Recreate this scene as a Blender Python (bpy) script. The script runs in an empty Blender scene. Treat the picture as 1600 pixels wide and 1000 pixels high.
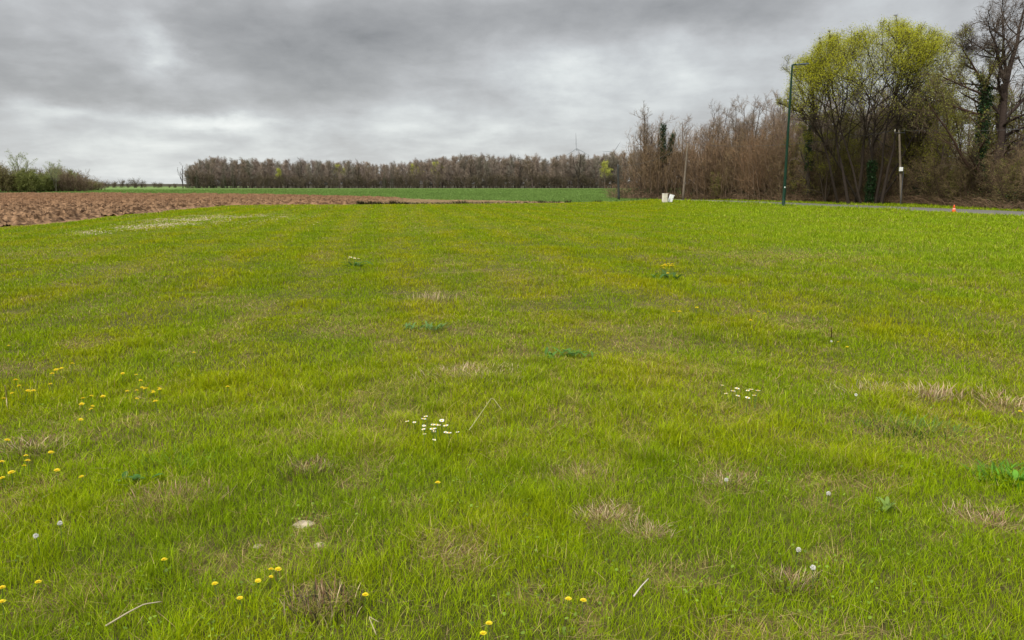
import bpy, math, random
import numpy as np
from mathutils import Vector

# ------------------------------------------------------------------ camera
F, EYE, HY = 1180.0, 1.6, 287.0
PITCH = math.atan((500.0 - HY) / F)
scn = bpy.context.scene
cam_d = bpy.data.cameras.new('camera')
cam = bpy.data.objects.new('camera', cam_d)
scn.collection.objects.link(cam)
cam.location = (0, 0, EYE)
cam.rotation_euler = (math.pi / 2 - PITCH, 0, 0)
cam_d.sensor_width = 36.0
cam_d.lens = 36.0 * F / 1600.0
cam_d.clip_start = 0.05
cam_d.clip_end = 9000
scn.camera = cam
scn.render.resolution_x, scn.render.resolution_y = 1024, 640
scn.view_settings.view_transform = 'Standard'
scn.view_settings.look = 'None'
scn.view_settings.exposure = 0.40
scn.view_settings.gamma = 1.0
scn.cycles.max_bounces = 6
scn.cycles.diffuse_bounces = 3
scn.cycles.transmission_bounces = 3
scn.cycles.transparent_max_bounces = 4


def ray(px, py):
    a, b = (px - 800.0) / F, (500.0 - py) / F
    c, s = math.cos(PITCH), math.sin(PITCH)
    return np.array([a, c + s * b, -s + c * b])


def G(px, py, z=0.0):
    """ground point seen at a photo position"""
    d = ray(px, py)
    t = (z - EYE) / d[2]
    return np.array([d[0] * t, d[1] * t, z])


def at(px, py, Y):
    d = ray(px, py)
    t = Y / d[1]
    return np.array([d[0] * t, Y, EYE + d[2] * t])


# ------------------------------------------------------------------ light
SUN_EL, SUN_AZ = math.radians(44), math.radians(215)     # azimuth clockwise from +Y : behind the camera, to the left
sun_d = bpy.data.lights.new('sun', 'SUN')
sun_d.energy = 2.6
sun_d.angle = math.radians(12)
sun_d.color = (1.0, 0.95, 0.86)
sun = bpy.data.objects.new('sun', sun_d)
scn.collection.objects.link(sun)
sv = Vector((math.sin(SUN_AZ) * math.cos(SUN_EL), math.cos(SUN_AZ) * math.cos(SUN_EL), math.sin(SUN_EL)))
sun.rotation_euler = sv.to_track_quat('Z', 'Y').to_euler()

world = bpy.data.worlds.new('World')
scn.world = world
world.use_nodes = True


class NG:
    """tiny helper for writing node trees"""
    def __init__(s, nt):
        s.nt = nt; s.n = nt.nodes; s.l = nt.links

    def node(s, t, **kw):
        n = s.n.new(t)
        for k, v in kw.items():
            setattr(n, k, v)
        return n

    def put(s, sock, v):
        if hasattr(v, 'is_output') or isinstance(v, bpy.types.NodeSocket):
            s.l.new(v, sock)
        elif v is not None:
            sock.default_value = v

    def m(s, op, a, b=None, c=None, clamp=False):
        n = s.node('ShaderNodeMath', operation=op); n.use_clamp = clamp
        s.put(n.inputs[0], a); s.put(n.inputs[1], b); s.put(n.inputs[2], c)
        return n.outputs[0]

    def noise(s, vec, scale, detail=4, rough=.5, dist=0.0):
        n = s.node('ShaderNodeTexNoise')
        if vec is not None: s.l.new(vec, n.inputs['Vector'])
        n.inputs['Scale'].default_value = scale; n.inputs['Detail'].default_value = detail
        n.inputs['Roughness'].default_value = rough; n.inputs['Distortion'].default_value = dist
        return n.outputs[0], n.outputs[1]

    def ramp(s, fac, stops):
        n = s.node('ShaderNodeValToRGB')
        while len(n.color_ramp.elements) < len(stops): n.color_ramp.elements.new(0.5)
        for e, (p, c) in zip(n.color_ramp.elements, stops):
            e.position = p; e.color = (c[0], c[1], c[2], 1)
        s.l.new(fac, n.inputs[0])
        return n.outputs[0]

    def mix(s, fac, a, b, mode='MIX'):
        n = s.node('ShaderNodeMix', data_type='RGBA', blend_type=mode)
        s.put(n.inputs[0], fac); s.put(n.inputs[6], a); s.put(n.inputs[7], b)
        return n.outputs[2]

    def comb(s, x, y, z):
        n = s.node('ShaderNodeCombineXYZ')
        s.put(n.inputs[0], x); s.put(n.inputs[1], y); s.put(n.inputs[2], z)
        return n.outputs[0]


def build_world():
    nt = world.node_tree
    nt.nodes.clear()
    g = NG(nt)
    tc = g.node('ShaderNodeTexCoord').outputs['Generated']
    nrm = g.node('ShaderNodeVectorMath', operation='NORMALIZE'); g.l.new(tc, nrm.inputs[0])
    sp = g.node('ShaderNodeSeparateXYZ'); g.l.new(nrm.outputs[0], sp.inputs[0])
    x, y, z = sp.outputs
    az = g.m('ARCTAN2', x, y)
    el = g.m('ARCSINE', z)
    zc = g.m('ADD', g.m('MAXIMUM', z, 0.0), 0.20)
    cp = g.comb(g.m('DIVIDE', x, zc), g.m('DIVIDE', y, zc), 0.0)       # cloud deck seen in perspective
    n1, c1 = g.noise(cp, 0.55, 6, .55, .1)
    n2, c2 = g.noise(cp, 1.7, 7, .58, .15)
    n3, _ = g.noise(g.comb(g.m('MULTIPLY', az, 1.0), g.m('MULTIPLY', el, 1.7), 3.0), 8.5, 7, .56, .15)
    wv, wc = g.noise(g.comb(az, g.m('MULTIPLY', el, 1.8), 7.7), 9.0, 6, .6, .1)
    ws = g.node('ShaderNodeSeparateColor'); g.l.new(wc, ws.inputs[0])
    azw = g.m('ADD', az, g.m('MULTIPLY', g.m('SUBTRACT', ws.outputs[0], .5), .13))
    elw = g.m('ADD', el, g.m('MULTIPLY', g.m('SUBTRACT', ws.outputs[1], .5), .05))
    blobs = [(140, 100, 200, 55, -.11), (470, 45, 130, 50, -.19), (560, 110, 120, 40, -.10), (900, 25, 210, 42, -.23), (1070, 10, 90, 28, -.14),
             (60, 145, 120, 24, -.08), (330, 150, 150, 16, -.06), (720, 150, 120, 14, -.06), (650, 60, 80, 40, -.05),
             (255, 82, 26, 24, .24), (215, 45, 22, 16, .12), (320, 190, 70, 8, .24), (110, 172, 45, 8, .17), (900, 128, 90, 22, .17),
             (1140, 90, 100, 26, .08), (240, 226, 50, 6, .06), (1330, 30, 160, 50, -.04), (560, 200, 110, 8, .05), (620, 175, 90, 8, .05),
             (30, 195, 60, 18, .05)]
    acc = None
    for (cx, cy, sx, sy, amp) in blobs:
        d = ray(cx, cy); d = d / np.linalg.norm(d)
        a0, e0 = math.atan2(d[0], d[1]), math.asin(d[2])
        q = g.m('ADD', g.m('POWER', g.m('MULTIPLY', g.m('SUBTRACT', azw, a0), F / sx), 2.0),
                g.m('POWER', g.m('MULTIPLY', g.m('SUBTRACT', elw, e0), F / sy), 2.0))
        e = g.m('MULTIPLY', g.m('EXPONENT', g.m('MULTIPLY', q, -0.6)), amp)
        acc = e if acc is None else g.m('ADD', acc, e)
    base = g.m('SUBTRACT', 0.550, g.m('MULTIPLY', g.m('MINIMUM', g.m('MAXIMUM', el, 0.0), .24), 0.55))
    b = g.m('ADD', base, acc)
    b = g.m('ADD', b, g.m('MULTIPLY', g.m('SUBTRACT', n1, .5), .24))
    b = g.m('ADD', b, g.m('MULTIPLY', g.m('SUBTRACT', n2, .5), .40))
    b = g.m('ADD', b, g.m('MULTIPLY', g.m('SUBTRACT', n3, .5), .46))
    n4, _ = g.noise(cp, 4.2, 8, .62, .3)
    b = g.m('ADD', b, g.m('MULTIPLY', g.m('SUBTRACT', n4, .5), .20))
    col = g.ramp(b, [(0.0, (.150, .151, .153)), (0.12, (.235, .236, .238)), (0.28, (.315, .317, .319)), (0.40, (.395, .400, .405)), (0.50, (.460, .474, .480)), (0.62, (.570, .592, .588)), (0.80, (.74, .76, .74))])
    sr = g.node('ShaderNodeMapRange'); sr.interpolation_type = 'SMOOTHSTEP'
    g.l.new(el, sr.inputs[0])
    sr.inputs[1].default_value = .22; sr.inputs[2].default_value = 1.1
    sr.inputs[3].default_value = 1.0; sr.inputs[4].default_value = 4.0     # an overcast sky is far brighter overhead
    bg = g.node('ShaderNodeBackground'); g.l.new(col, bg.inputs[0]); g.l.new(sr.outputs[0], bg.inputs[1])
    sky = g.node('ShaderNodeTexSky'); sky.sky_type = 'NISHITA'; sky.sun_disc = False
    sky.sun_elevation = SUN_EL; sky.sun_rotation = SUN_AZ
    bg2 = g.node('ShaderNodeBackground'); g.l.new(sky.outputs[0], bg2.inputs[0]); bg2.inputs[1].default_value = .1
    ms = g.node('ShaderNodeMixShader'); ms.inputs[0].default_value = .93
    g.l.new(bg2.outputs[0], ms.inputs[1]); g.l.new(bg.outputs[0], ms.inputs[2])
    out = g.node('ShaderNodeOutputWorld'); g.l.new(ms.outputs[0], out.inputs[0])


build_world()

# ------------------------------------------------------------------ helpers
COL = scn.collection


def tag(o, label=None, cat=None, group=None, kind=None):
    if label: o['label'] = label
    if cat: o['category'] = cat
    if group: o['group'] = group
    if kind: o['kind'] = kind
    return o


def empty(name, loc=(0, 0, 0), rz=0.0, sc=1.0):
    o = bpy.data.objects.new(name, None)
    COL.objects.link(o)
    o.location = [float(v) for v in loc]; o.rotation_euler = (0, 0, rz)
    o.scale = (sc, sc, sc) if not hasattr(sc, '__len__') else sc
    o.empty_display_size = .3
    return o


class MB:
    """collects vertices and faces as arrays, links them as ONE mesh object"""
    def __init__(s):
        s.v = []; s.f = []; s.c = []; s.mi = []; s.n = 0

    def add(s, v, f, col=None, mi=0):
        v = np.asarray(v, np.float32).reshape(-1, 3)
        f = np.asarray(f, np.int64)
        s.v.append(v); s.f.append(f + s.n); s.n += len(v)
        if col is None: col = (1, 1, 1)
        col = np.asarray(col, np.float32)
        if col.ndim == 1: col = np.repeat(col[None], len(v), 0)
        s.c.append(col); s.mi.append(np.full(len(f), mi, np.int32))
        return s

    def mesh(s, name, smooth=False):
        v = np.concatenate(s.v); c = np.concatenate(s.c)
        tot = np.concatenate([np.full(len(f), f.shape[1], np.int32) for f in s.f])
        loops = np.concatenate([f.ravel() for f in s.f]).astype(np.int32)
        me = bpy.data.meshes.new(name)
        me.vertices.add(len(v)); me.vertices.foreach_set('co', v.ravel())
        me.loops.add(len(loops)); me.loops.foreach_set('vertex_index', loops)
        me.polygons.add(len(tot))
        start = np.zeros(len(tot), np.int32); start[1:] = np.cumsum(tot)[:-1]
        me.polygons.foreach_set('loop_start', start)
        me.polygons.foreach_set('loop_total', tot)
        me.polygons.foreach_set('material_index', np.concatenate(s.mi))
        me.polygons.foreach_set('use_smooth', np.full(len(tot), smooth, bool))
        me.update(calc_edges=True)
        at_ = me.attributes.new('col', 'FLOAT_COLOR', 'POINT')
        c4 = np.ones((len(v), 4), np.float32); c4[:, :3] = c
        at_.data.foreach_set('color', c4.ravel())
        return me

    def build(s, name, mat, parent=None, smooth=False):
        me = s.mesh(name, smooth)
        for m_ in (mat if isinstance(mat, (list, tuple)) else [mat]): me.materials.append(m_)
        o = bpy.data.objects.new(name, me)
        COL.objects.link(o)
        if parent: o.parent = parent
        return o


def copy_tree(o, parent=None):
    c = o.copy(); COL.objects.link(c)
    if parent is not None: c.parent = parent
    for ch in o.children: copy_tree(ch, c)
    return c


def place(proto, loc, rz=0.0, sc=1.0, label=None, group=None):
    """first call uses the thing itself, later ones copy it"""
    if proto.get('_used'):
        o = copy_tree(proto)
    else:
        o = proto; o['_used'] = 1
    o.location = [float(v) for v in loc]; o.rotation_euler = (0, 0, rz)
    o.scale = (sc, sc, sc) if not hasattr(sc, '__len__') else sc
    if label: o['label'] = label
    if group: o['group'] = group
    return o


def box(mb, c, s, rot=None, col=None, bev=0.0, mi=0):
    c = np.asarray(c, float); hx, hy, hz = [v / 2.0 for v in s]
    if bev <= 0:
        v = np.array([[x, y, z] for x in (-hx, hx) for y in (-hy, hy) for z in (-hz, hz)])
        f = [[0, 1, 3, 2], [4, 6, 7, 5], [0, 4, 5, 1], [2, 3, 7, 6], [0, 2, 6, 4], [1, 5, 7, 3]]
        if rot is not None: v = v @ rot.T
        mb.add(v + c, f, col, mi); return
    b = bev
    ring = np.array([[hx - b, -hy], [hx, -hy + b], [hx, hy - b], [hx - b, hy], [-hx + b, hy], [-hx, hy - b], [-hx, -hy + b], [-hx + b, -hy]])
    ins = ring * np.array([(hx - b) / hx, (hy - b) / hy])
    lv = [(ins, -hz), (ring, -hz + b), (ring, hz - b), (ins, hz)]
    v = np.array([[p[0], p[1], z] for r_, z in lv for p in r_])
    if rot is not None: v = v @ rot.T
    q = [[k * 8 + i, k * 8 + (i + 1) % 8, (k + 1) * 8 + (i + 1) % 8, (k + 1) * 8 + i] for k in range(3) for i in range(8)]
    n0 = mb.n
    mb.add(v + c, q, col, mi)
    mb.f.append(np.array([[n0 + 7 - i for i in range(8)], [n0 + 24 + i for i in range(8)]])); mb.mi.append(np.full(2, mi, np.int32))


def tubes(mb, P, R, K=3, col=None, cap=False, mi=0):
    """P (N,M,3) polylines, R (N,M) radii"""
    P = np.asarray(P, float); R = np.asarray(R, float)
    if P.ndim == 2: P = P[None]; R = R[None]
    N, M = P.shape[:2]
    T = np.gradient(P, axis=1); T /= (np.linalg.norm(T, axis=2, keepdims=True) + 1e-9)
    mt = np.abs(T.mean(1)); ref = np.zeros((N, 3)); ref[np.arange(N), mt.argmin(1)] = 1
    U = np.cross(T, ref[:, None, :]); U /= (np.linalg.norm(U, axis=2, keepdims=True) + 1e-9)
    V = np.cross(T, U)
    a = np.arange(K) * 2 * np.pi / K
    ring = U[:, :, None, :] * np.cos(a)[None, None, :, None] + V[:, :, None, :] * np.sin(a)[None, None, :, None]
    X = P[:, :, None, :] + ring * R[:, :, None, None]
    idx = np.arange(N * M * K).reshape(N, M, K)
    A = idx[:, :-1, :]; B = np.roll(idx, -1, 2)[:, :-1, :]; C = np.roll(idx, -1, 2)[:, 1:, :]; D = idx[:, 1:, :]
    f = np.stack([A, B, C, D], -1).reshape(-1, 4)
    if col is not None:
        col = np.asarray(col, float)
        if col.ndim == 2 and len(col) == N: col = np.repeat(col, M * K, 0)
    n0 = mb.n
    mb.add(X.reshape(-1, 3), f, col, mi)
    if cap:
        for k in range(N):
            mb.f.append(np.array([idx[k, -1, :] + n0, idx[k, 0, ::-1] + n0])); mb.mi.append(np.full(2, mi, np.int32))


def lathe(mb, prof, K=12, c=(0, 0, 0), col=None, mi=0):
    """prof: list of (radius, z)"""
    a = np.arange(K) * 2 * np.pi / K
    v = np.array([[r * math.cos(t), r * math.sin(t), z] for r, z in prof for t in a]) + np.asarray(c, float)
    M = len(prof)
    f = [[k * K + i, k * K + (i + 1) % K, (k + 1) * K + (i + 1) % K, (k + 1) * K + i] for k in range(M - 1) for i in range(K)]
    n0 = mb.n
    mb.add(v, f, col, mi)
    mb.f.append(np.array([[n0 + (M - 1) * K + i for i in range(K)], [n0 + K - 1 - i for i in range(K)]])); mb.mi.append(np.full(2, mi, np.int32))


# value noise in numpy, shared by the ground sheet and the grass
def _h(ix, iy, seed):
    n = (ix.astype(np.int64) * 374761393 + iy.astype(np.int64) * 668265263 + seed * 974634777) & 0xffffffff
    n = ((n ^ (n >> 13)) * 1274126177) & 0xffffffff
    n = n ^ (n >> 16)
    return (n & 0xffff) / 65535.0


def vn(x, y, seed=0):
    ix = np.floor(x); iy = np.floor(y); fx = x - ix; fy = y - iy
    fx = fx * fx * (3 - 2 * fx); fy = fy * fy * (3 - 2 * fy)
    a = _h(ix, iy, seed); b = _h(ix + 1, iy, seed); c = _h(ix, iy + 1, seed); d = _h(ix + 1, iy + 1, seed)
    return (a * (1 - fx) + b * fx) * (1 - fy) + (c * (1 - fx) + d * fx) * fy


def fbm(x, y, seed=0, oct=4):
    s = 0; amp = .5; t = 0
    for k in range(oct):
        s = s + amp * vn(x * 2 ** k + 13.7 * k, y * 2 ** k - 7.1 * k, seed + k); t += amp; amp *= .55
    return s / t


def sstep(a, b, x):
    t = np.clip((x - a) / (b - a), 0, 1)
    return t * t * (3 - 2 * t)


def inpoly(x, y, poly):
    ins = np.zeros(x.shape, bool)
    j = len(poly) - 1
    for i in range(len(poly)):
        xi, yi = poly[i][:2]; xj, yj = poly[j][:2]
        c = ((yi > y) != (yj > y)) & (x < (xj - xi) * (y - yi) / (yj - yi + 1e-12) + xi)
        ins ^= c; j = i
    return ins


# ------------------------------------------------------------------ materials
def mat_attr(name, rough=.75, transl=0.0, spec=.25, noise=None, bump=None, attr='col'):
    m = bpy.data.materials.new(name); m.use_nodes = True
    nt = m.node_tree; nt.nodes.clear(); g = NG(nt)
    a = g.node('ShaderNodeAttribute', attribute_name=attr)
    c = a.outputs['Color']
    p = g.node('ShaderNodeBsdfPrincipled')
    if noise:
        sc, lo, hi = noise
        tc = g.node('ShaderNodeTexCoord').outputs['Object']
        n_, _ = g.noise(tc, sc, 5, .6)
        r_ = g.ramp(n_, [(.25, (lo,) * 3), (.75, (hi,) * 3)])
        c = g.mix(1.0, c, r_, 'MULTIPLY')
        if bump:
            bn = g.node('ShaderNodeBump'); bn.inputs['Strength'].default_value = bump[0]; bn.inputs['Distance'].default_value = bump[1]
            g.l.new(n_, bn.inputs['Height']); g.l.new(bn.outputs[0], p.inputs['Normal'])
    g.l.new(c, p.inputs['Base Color'])
    p.inputs['Roughness'].default_value = rough
    p.inputs['Specular IOR Level'].default_value = spec
    out = g.node('ShaderNodeOutputMaterial')
    if transl > 0:
        t = g.node('ShaderNodeBsdfTranslucent'); g.l.new(c, t.inputs[0])
        mx = g.node('ShaderNodeMixShader'); mx.inputs[0].default_value = transl
        g.l.new(p.outputs[0], mx.inputs[1]); g.l.new(t.outputs[0], mx.inputs[2]); g.l.new(mx.outputs[0], out.inputs[0])
    else:
        g.l.new(p.outputs[0], out.inputs[0])
    return m


def mat_noise(name, c1, c2, scale=8, rough=.7, bump=None, metal=0.0, spec=.3, stretch=(1, 1, 1)):
    m = bpy.data.materials.new(name); m.use_nodes = True
    nt = m.node_tree; nt.nodes.clear(); g = NG(nt)
    tc = g.node('ShaderNodeTexCoord').outputs['Object']
    mp = g.node('ShaderNodeMapping'); mp.inputs['Scale'].default_value = stretch; g.l.new(tc, mp.inputs[0])
    n_, _ = g.noise(mp.outputs[0], scale, 6, .6)
    c = g.ramp(n_, [(.3, c1), (.7, c2)])
    p = g.node('ShaderNodeBsdfPrincipled'); g.l.new(c, p.inputs['Base Color'])
    p.inputs['Roughness'].default_value = rough; p.inputs['Metallic'].default_value = metal
    p.inputs['Specular IOR Level'].default_value = spec
    if bump:
        bn = g.node('ShaderNodeBump'); bn.inputs['Strength'].default_value = bump[0]; bn.inputs['Distance'].default_value = bump[1]
        g.l.new(n_, bn.inputs['Height']); g.l.new(bn.outputs[0], p.inputs['Normal'])
    out = g.node('ShaderNodeOutputMaterial'); g.l.new(p.outputs[0], out.inputs[0])
    return m


M_grass = mat_attr('grass_blades', .7, .32, .04)
M_ground = mat_attr('meadow_soil', .95, 0, .1, noise=(9, .55, 1.35), bump=(.6, .03))
M_leaf = mat_attr('leaves', .6, .35, .25)
M_ivy = mat_attr('ivy_leaves', .55, .12, .15)
M_bark = mat_attr('bark', .9, 0, .15, noise=(7, .6, 1.35), bump=(.5, .02))
M_twig = mat_attr('twigs', .85, 0, .15)
M_soil = mat_attr('ploughed_soil', .95, 0, .1, noise=(4, .7, 1.25), bump=(.8, .04))
M_crop = mat_attr('crop_sheet', .9, 0, .1, noise=(.35, .88, 1.12))
M_dry = mat_attr('dry_stalks', .85, .15, .15)
M_stone = mat_noise('pale_stone', (.26, .21, .14), (.52, .43, .31), 12, .85, (.5, .01))
M_petal = mat_attr('petals', .6, .25, .2)
M_greenpaint = mat_noise('dark_green_paint', (.004, .022, .011), (.006, .032, .016), 6, .6, None, 0, .2)
M_lamphead = mat_noise('lamp_head_metal', (.03, .045, .045), (.045, .06, .06), 9, .45, None, .2, .5)
M_white = mat_noise('white_plastic', (.70, .72, .72), (.82, .83, .82), 3, .45)
M_cream = mat_noise('weathered_cream_plastic', (.58, .53, .44), (.72, .68, .58), 4, .6)
M_poleold = mat_noise('weathered_pole_wood', (.09, .07, .05), (.21, .175, .135), 5, .9, (.4, .01), 0, .15, (6, 6, .6))
M_poledark = mat_noise('dark_pole_wood', (.02, .022, .022), (.055, .055, .05), 5, .85, (.4, .01), 0, .2, (6, 6, .6))
M_iron = mat_noise('galvanised_iron', (.06, .06, .065), (.14, .14, .15), 14, .5, None, .5)
M_wire = mat_noise('cable_sheath', (.05, .05, .05), (.09, .09, .09), 3, .6)
M_orange = mat_noise('orange_plastic', (.72, .09, .025), (.85, .16, .05), 6, .5)
M_conewhite = mat_noise('reflective_band', (.70, .33, .25), (.82, .45, .36), 6, .4)
M_turbine = mat_noise('turbine_backlit_grey', (.30, .33, .35), (.36, .38, .40), .05, .6)  # whitish turbines coloured grey, their backlit shade put into the colour
M_road = mat_noise('asphalt', (.085, .080, .068), (.145, .135, .112), 3, .9, (.3, .01))
M_gravelpath = mat_noise('pale_gravel', (.24, .21, .15), (.44, .38, .28), 6, .95, (.5, .02))

# ------------------------------------------------------------------ layout of the land (world coordinates in metres)
ploughed_near = [G(-700, 480), G(-300, 401), G(-120, 374), G(0, 357), G(100, 347), G(200, 336.5), G(300, 326), G(360, 321), G(450, 320.2), G(560, 319.6), G(700, 318.8), G(890, 317.2)]
ploughed_far = [G(892, 316.6), G(700, 313.2), G(560, 309), G(400, 305.2), G(150, 303.2), G(0, 303.4), G(-700, 303.4)]
PLOUGH = [tuple(p[:2]) for p in ploughed_near + ploughed_far]
crop_near = [G(-700, 300.5), G(0, 300.6), G(60, 300.6), G(130, 301), G(150, 303.0), G(400, 304.9), G(560, 308.6), G(700, 312.8), G(892, 316.4), G(975, 314.6), G(1050, 310)]
CROP = [tuple(p[:2]) for p in crop_near] + [(62, 266), (-118, 266), (-135, 420), (-420, 420), (-420, 150)]
road_c0, road_c1 = G(1110, 313.6), G(1600, 333.6)
rd = (road_c1 - road_c0)[:2]; rd = rd / np.linalg.norm(rd); rn = np.array([-rd[1], rd[0]]) * -1   # rn points to the meadow side
if np.dot(rn, -road_c1[:2]) < 0: rn = -rn
ROADW = 2.5


def road_dist(x, y):
    """signed distance from the road's centre line, positive on the meadow side"""
    return (x - road_c0[0]) * rn[0] + (y - road_c0[1]) * rn[1]


def on_road(x, y, pad=0.0):
    along = (x - road_c0[0]) * rd[0] + (y - road_c0[1]) * rd[1]
    return (np.abs(road_dist(x, y)) < ROADW + pad) & (along > -8)


def zf(x, y):
    r = np.hypot(x, y)
    k = 1 - sstep(18, 26, r)
    return k * ((fbm(x * .7, y * .7, 5, 4) - .5) * .13) + .0


stone_bits = [(338, 341, 2.2, 1.0), (300, 343.5, 1.8, .85), (258, 351, 1.5, .9), (225, 354, 1.2, .6), (410, 345, 1.6, .35), (160, 362, .9, .4), (455, 340, 1.6, .25)]
STONES = [(G(a, b)[:2], s, k * .68) for a, b, s, k in stone_bits]
# dead and worn spots (photo positions), radius in m, strength
dry_px = [(485, 738, .16, .9), (505, 950, .13, 1.0), (950, 808, .17, .9), (705, 872, .20, .8), (1540, 826, .18, .9), (1235, 912, .12, .9), (905, 745, .25, .7),
          (740, 588, .40, .9), (1380, 612, .38, .8), (1450, 625, .25, .7), (1570, 632, .35, .9), (680, 468, .5, .7), (735, 512, .8, .6), (815, 555, .45, .6),
          (540, 500, .6, .6), (555, 515, .5, .6), (970, 510, .9, .6), (1010, 535, .6, .7), (1065, 578, .45, .7), (1260, 508, .7, .7), (1215, 400, 2.4, .8), (1265, 402, 1.6, .6),
          (620, 605, .4, .6), (700, 470, .5, .5), (820, 435, 1.0, .5), (100, 660, .4, .5), (205, 670, .4, .6), (20, 575, .5, .6), (35, 705, .25, .8), (280, 790, .3, .5),
          (475, 830, .16, .9), (430, 870, .22, .6), (1480, 700, .4, .6), (1510, 690, .35, .6), (1155, 640, .25, .8), (1290, 720, .35, .5), (1365, 672, .4, .6), (1135, 748, .2, .6),
          (1010, 840, .14, .7), (640, 800, .16, .5), (1050, 910, .15, .6), (340, 470, .6, .5), (390, 475, .5, .5), (345, 540, .4, .5), (510, 655, .4, .5), (445, 690, .3, .5),
          (60, 765, .2, .6), (1555, 690, .35, .6), (1590, 560, .5, .4), (200, 420, 1.5, .4), (60, 398, 2.0, .4), (1400, 385, 2.0, .25), (90, 955, .2, .4), (560, 690, .3, .4)]
DRY = [(G(a, b)[:2], r_, k) for a, b, r_, k in dry_px]
track_px = [[(640, 325), (648, 345), (700, 400), (760, 500), (820, 560), (900, 660)], [(860, 400), (935, 470), (1020, 545), (1070, 585), (1150, 660), (1290, 800)],
            [(1080, 430), (1180, 500), (1290, 570), (1400, 625), (1600, 720)], [(695, 340), (690, 420), (650, 560), (560, 760)], [(560, 340), (430, 470), (280, 560), (60, 700)]]
TRACKS = [[G(a, b)[:2] for a, b in t] for t in track_px]


def segdist(x, y, a, b):
    d = b - a; L2 = d @ d
    t = np.clip(((x - a[0]) * d[0] + (y - a[1]) * d[1]) / L2, 0, 1)
    return np.hypot(x - a[0] - t * d[0], y - a[1] - t * d[1])


def dryness(x, y):
    d = np.zeros_like(x)
    wob = (fbm(x * 2.2, y * 2.2, 31, 3) - .5)
    for c, r_, k in DRY:
        q = np.hypot(x - c[0], y - c[1]) / (r_ * 1.25) + wob * 1.3
        d = np.maximum(d, k * .85 * (1 - sstep(.1, 1.05, q)))
    for t in TRACKS:
        q = np.full_like(x, 9.0)
        for a, b in zip(t[:-1], t[1:]):
            q = np.minimum(q, segdist(x, y, a, b))
        w = .16 + .012 * np.hypot(x, y)
        d = np.maximum(d, .42 * (1 - sstep(.3, 1.3, q / w + wob * 1.2)) * sstep(.42, .6, fbm(x * .9, y * .9, 77, 3)))
    d = np.maximum(d, .55 * sstep(.63, .78, fbm(x * 1.6, y * 1.6, 9, 4)))
    near = 1 - sstep(9, 16, np.hypot(x, y))
    d = np.maximum(d, near * .48 * sstep(.60, .80, fbm(x * 3.7, y * 3.7, 101, 3)))
    d = np.maximum(d, .20 * sstep(.56, .72, fbm((x + .17 * y) * .9, y * .16, 103, 3)))
    d = np.maximum(d, .20 * sstep(.60, .76, fbm(x * .35, y * .35, 19, 4)))
    return np.clip(d, 0, 1)


def stony(x, y):
    d = np.zeros_like(x)
    for c, s, k in STONES:
        q = np.hypot((x - c[0]) / s, (y - c[1]) / (s * 2.2)) + (fbm(x * 1.6, y * 1.1, 55, 3) - .5) * 2.6
        d = np.maximum(d, k * (1 - sstep(.4, 1.2, q)))
    return d


# ------------------------------------------------------------------ the ground: one sheet to the horizon
def make_ground():
    rr = [0.0, .4]
    while rr[-1] < 6500: rr.append(rr[-1] * 1.035 + .004)
    rr = np.array(rr)
    aa = np.concatenate([np.linspace(-52, 52, 420), np.linspace(52, 308, 120)[1:-1]]) * math.pi / 180
    Rg, Ag = np.meshgrid(rr, aa, indexing='ij')
    x = Rg * np.sin(Ag); y = Rg * np.cos(Ag)
    z = zf(x, y)
    z = np.where(on_road(x, y, .6), -.02, z)
    nr, na = x.shape
    idx = np.arange(nr * na).reshape(nr, na)
    A = idx[:-1]; B = np.roll(idx, -1, 1)[:-1]; C = np.roll(idx, -1, 1)[1:]; D = idx[1:]
    f = np.stack([A, D, C, B], -1).reshape(-1, 4)
    dr = dryness(x, y); st = stony(x, y); r = np.hypot(x, y)
    soil = np.array([.065, .060, .018]); thatch = np.array([.19, .14, .055]); farg = np.array([.11, .135, .005])
    c = soil + (thatch - soil) * (dr * .8)[..., None]
    k = sstep(6, 35, r)[..., None] * .85
    c = c * (1 - k) + farg * k
    c = c * (1 - st[..., None]) + np.array([.30, .24, .14]) * st[..., None]
    far = sstep(95, 160, r)[..., None]
    c = c * (1 - far) + np.array([.05, .045, .025]) * far
    ip = inpoly(x, y, PLOUGH)[..., None]
    c = np.where(ip, np.array([.24, .13, .075]), c)
    mb = MB(); mb.add(np.stack([x, y, z], -1).reshape(-1, 3), f, c.reshape(-1, 3))
    tag(mb.build('ground', M_ground, smooth=True), 'mown meadow ground running out to the horizon', kind='structure')


make_ground()


def sheet(name, poly, z, mat, col, label):
    me_pts = [Vector((float(p[0]), float(p[1]), 0)) for p in poly]
    from mathutils.geometry import tessellate_polygon
    tri = tessellate_polygon([me_pts])
    v = np.array([[p.x, p.y, z] for p in me_pts])
    f = np.array([list(t) for t in tri])
    n = np.cross(v[f[:, 1]] - v[f[:, 0]], v[f[:, 2]] - v[f[:, 0]])[:, 2]
    f[n < 0] = f[n < 0][:, ::-1]
    mb = MB(); mb.add(v, f, col)
    return tag(mb.build(name, mat), label, kind='structure')


sheet('crop_field', CROP, .010, M_crop, (.115, .175, .045), 'dark green field of young cereal in front of the far wood')

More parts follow.
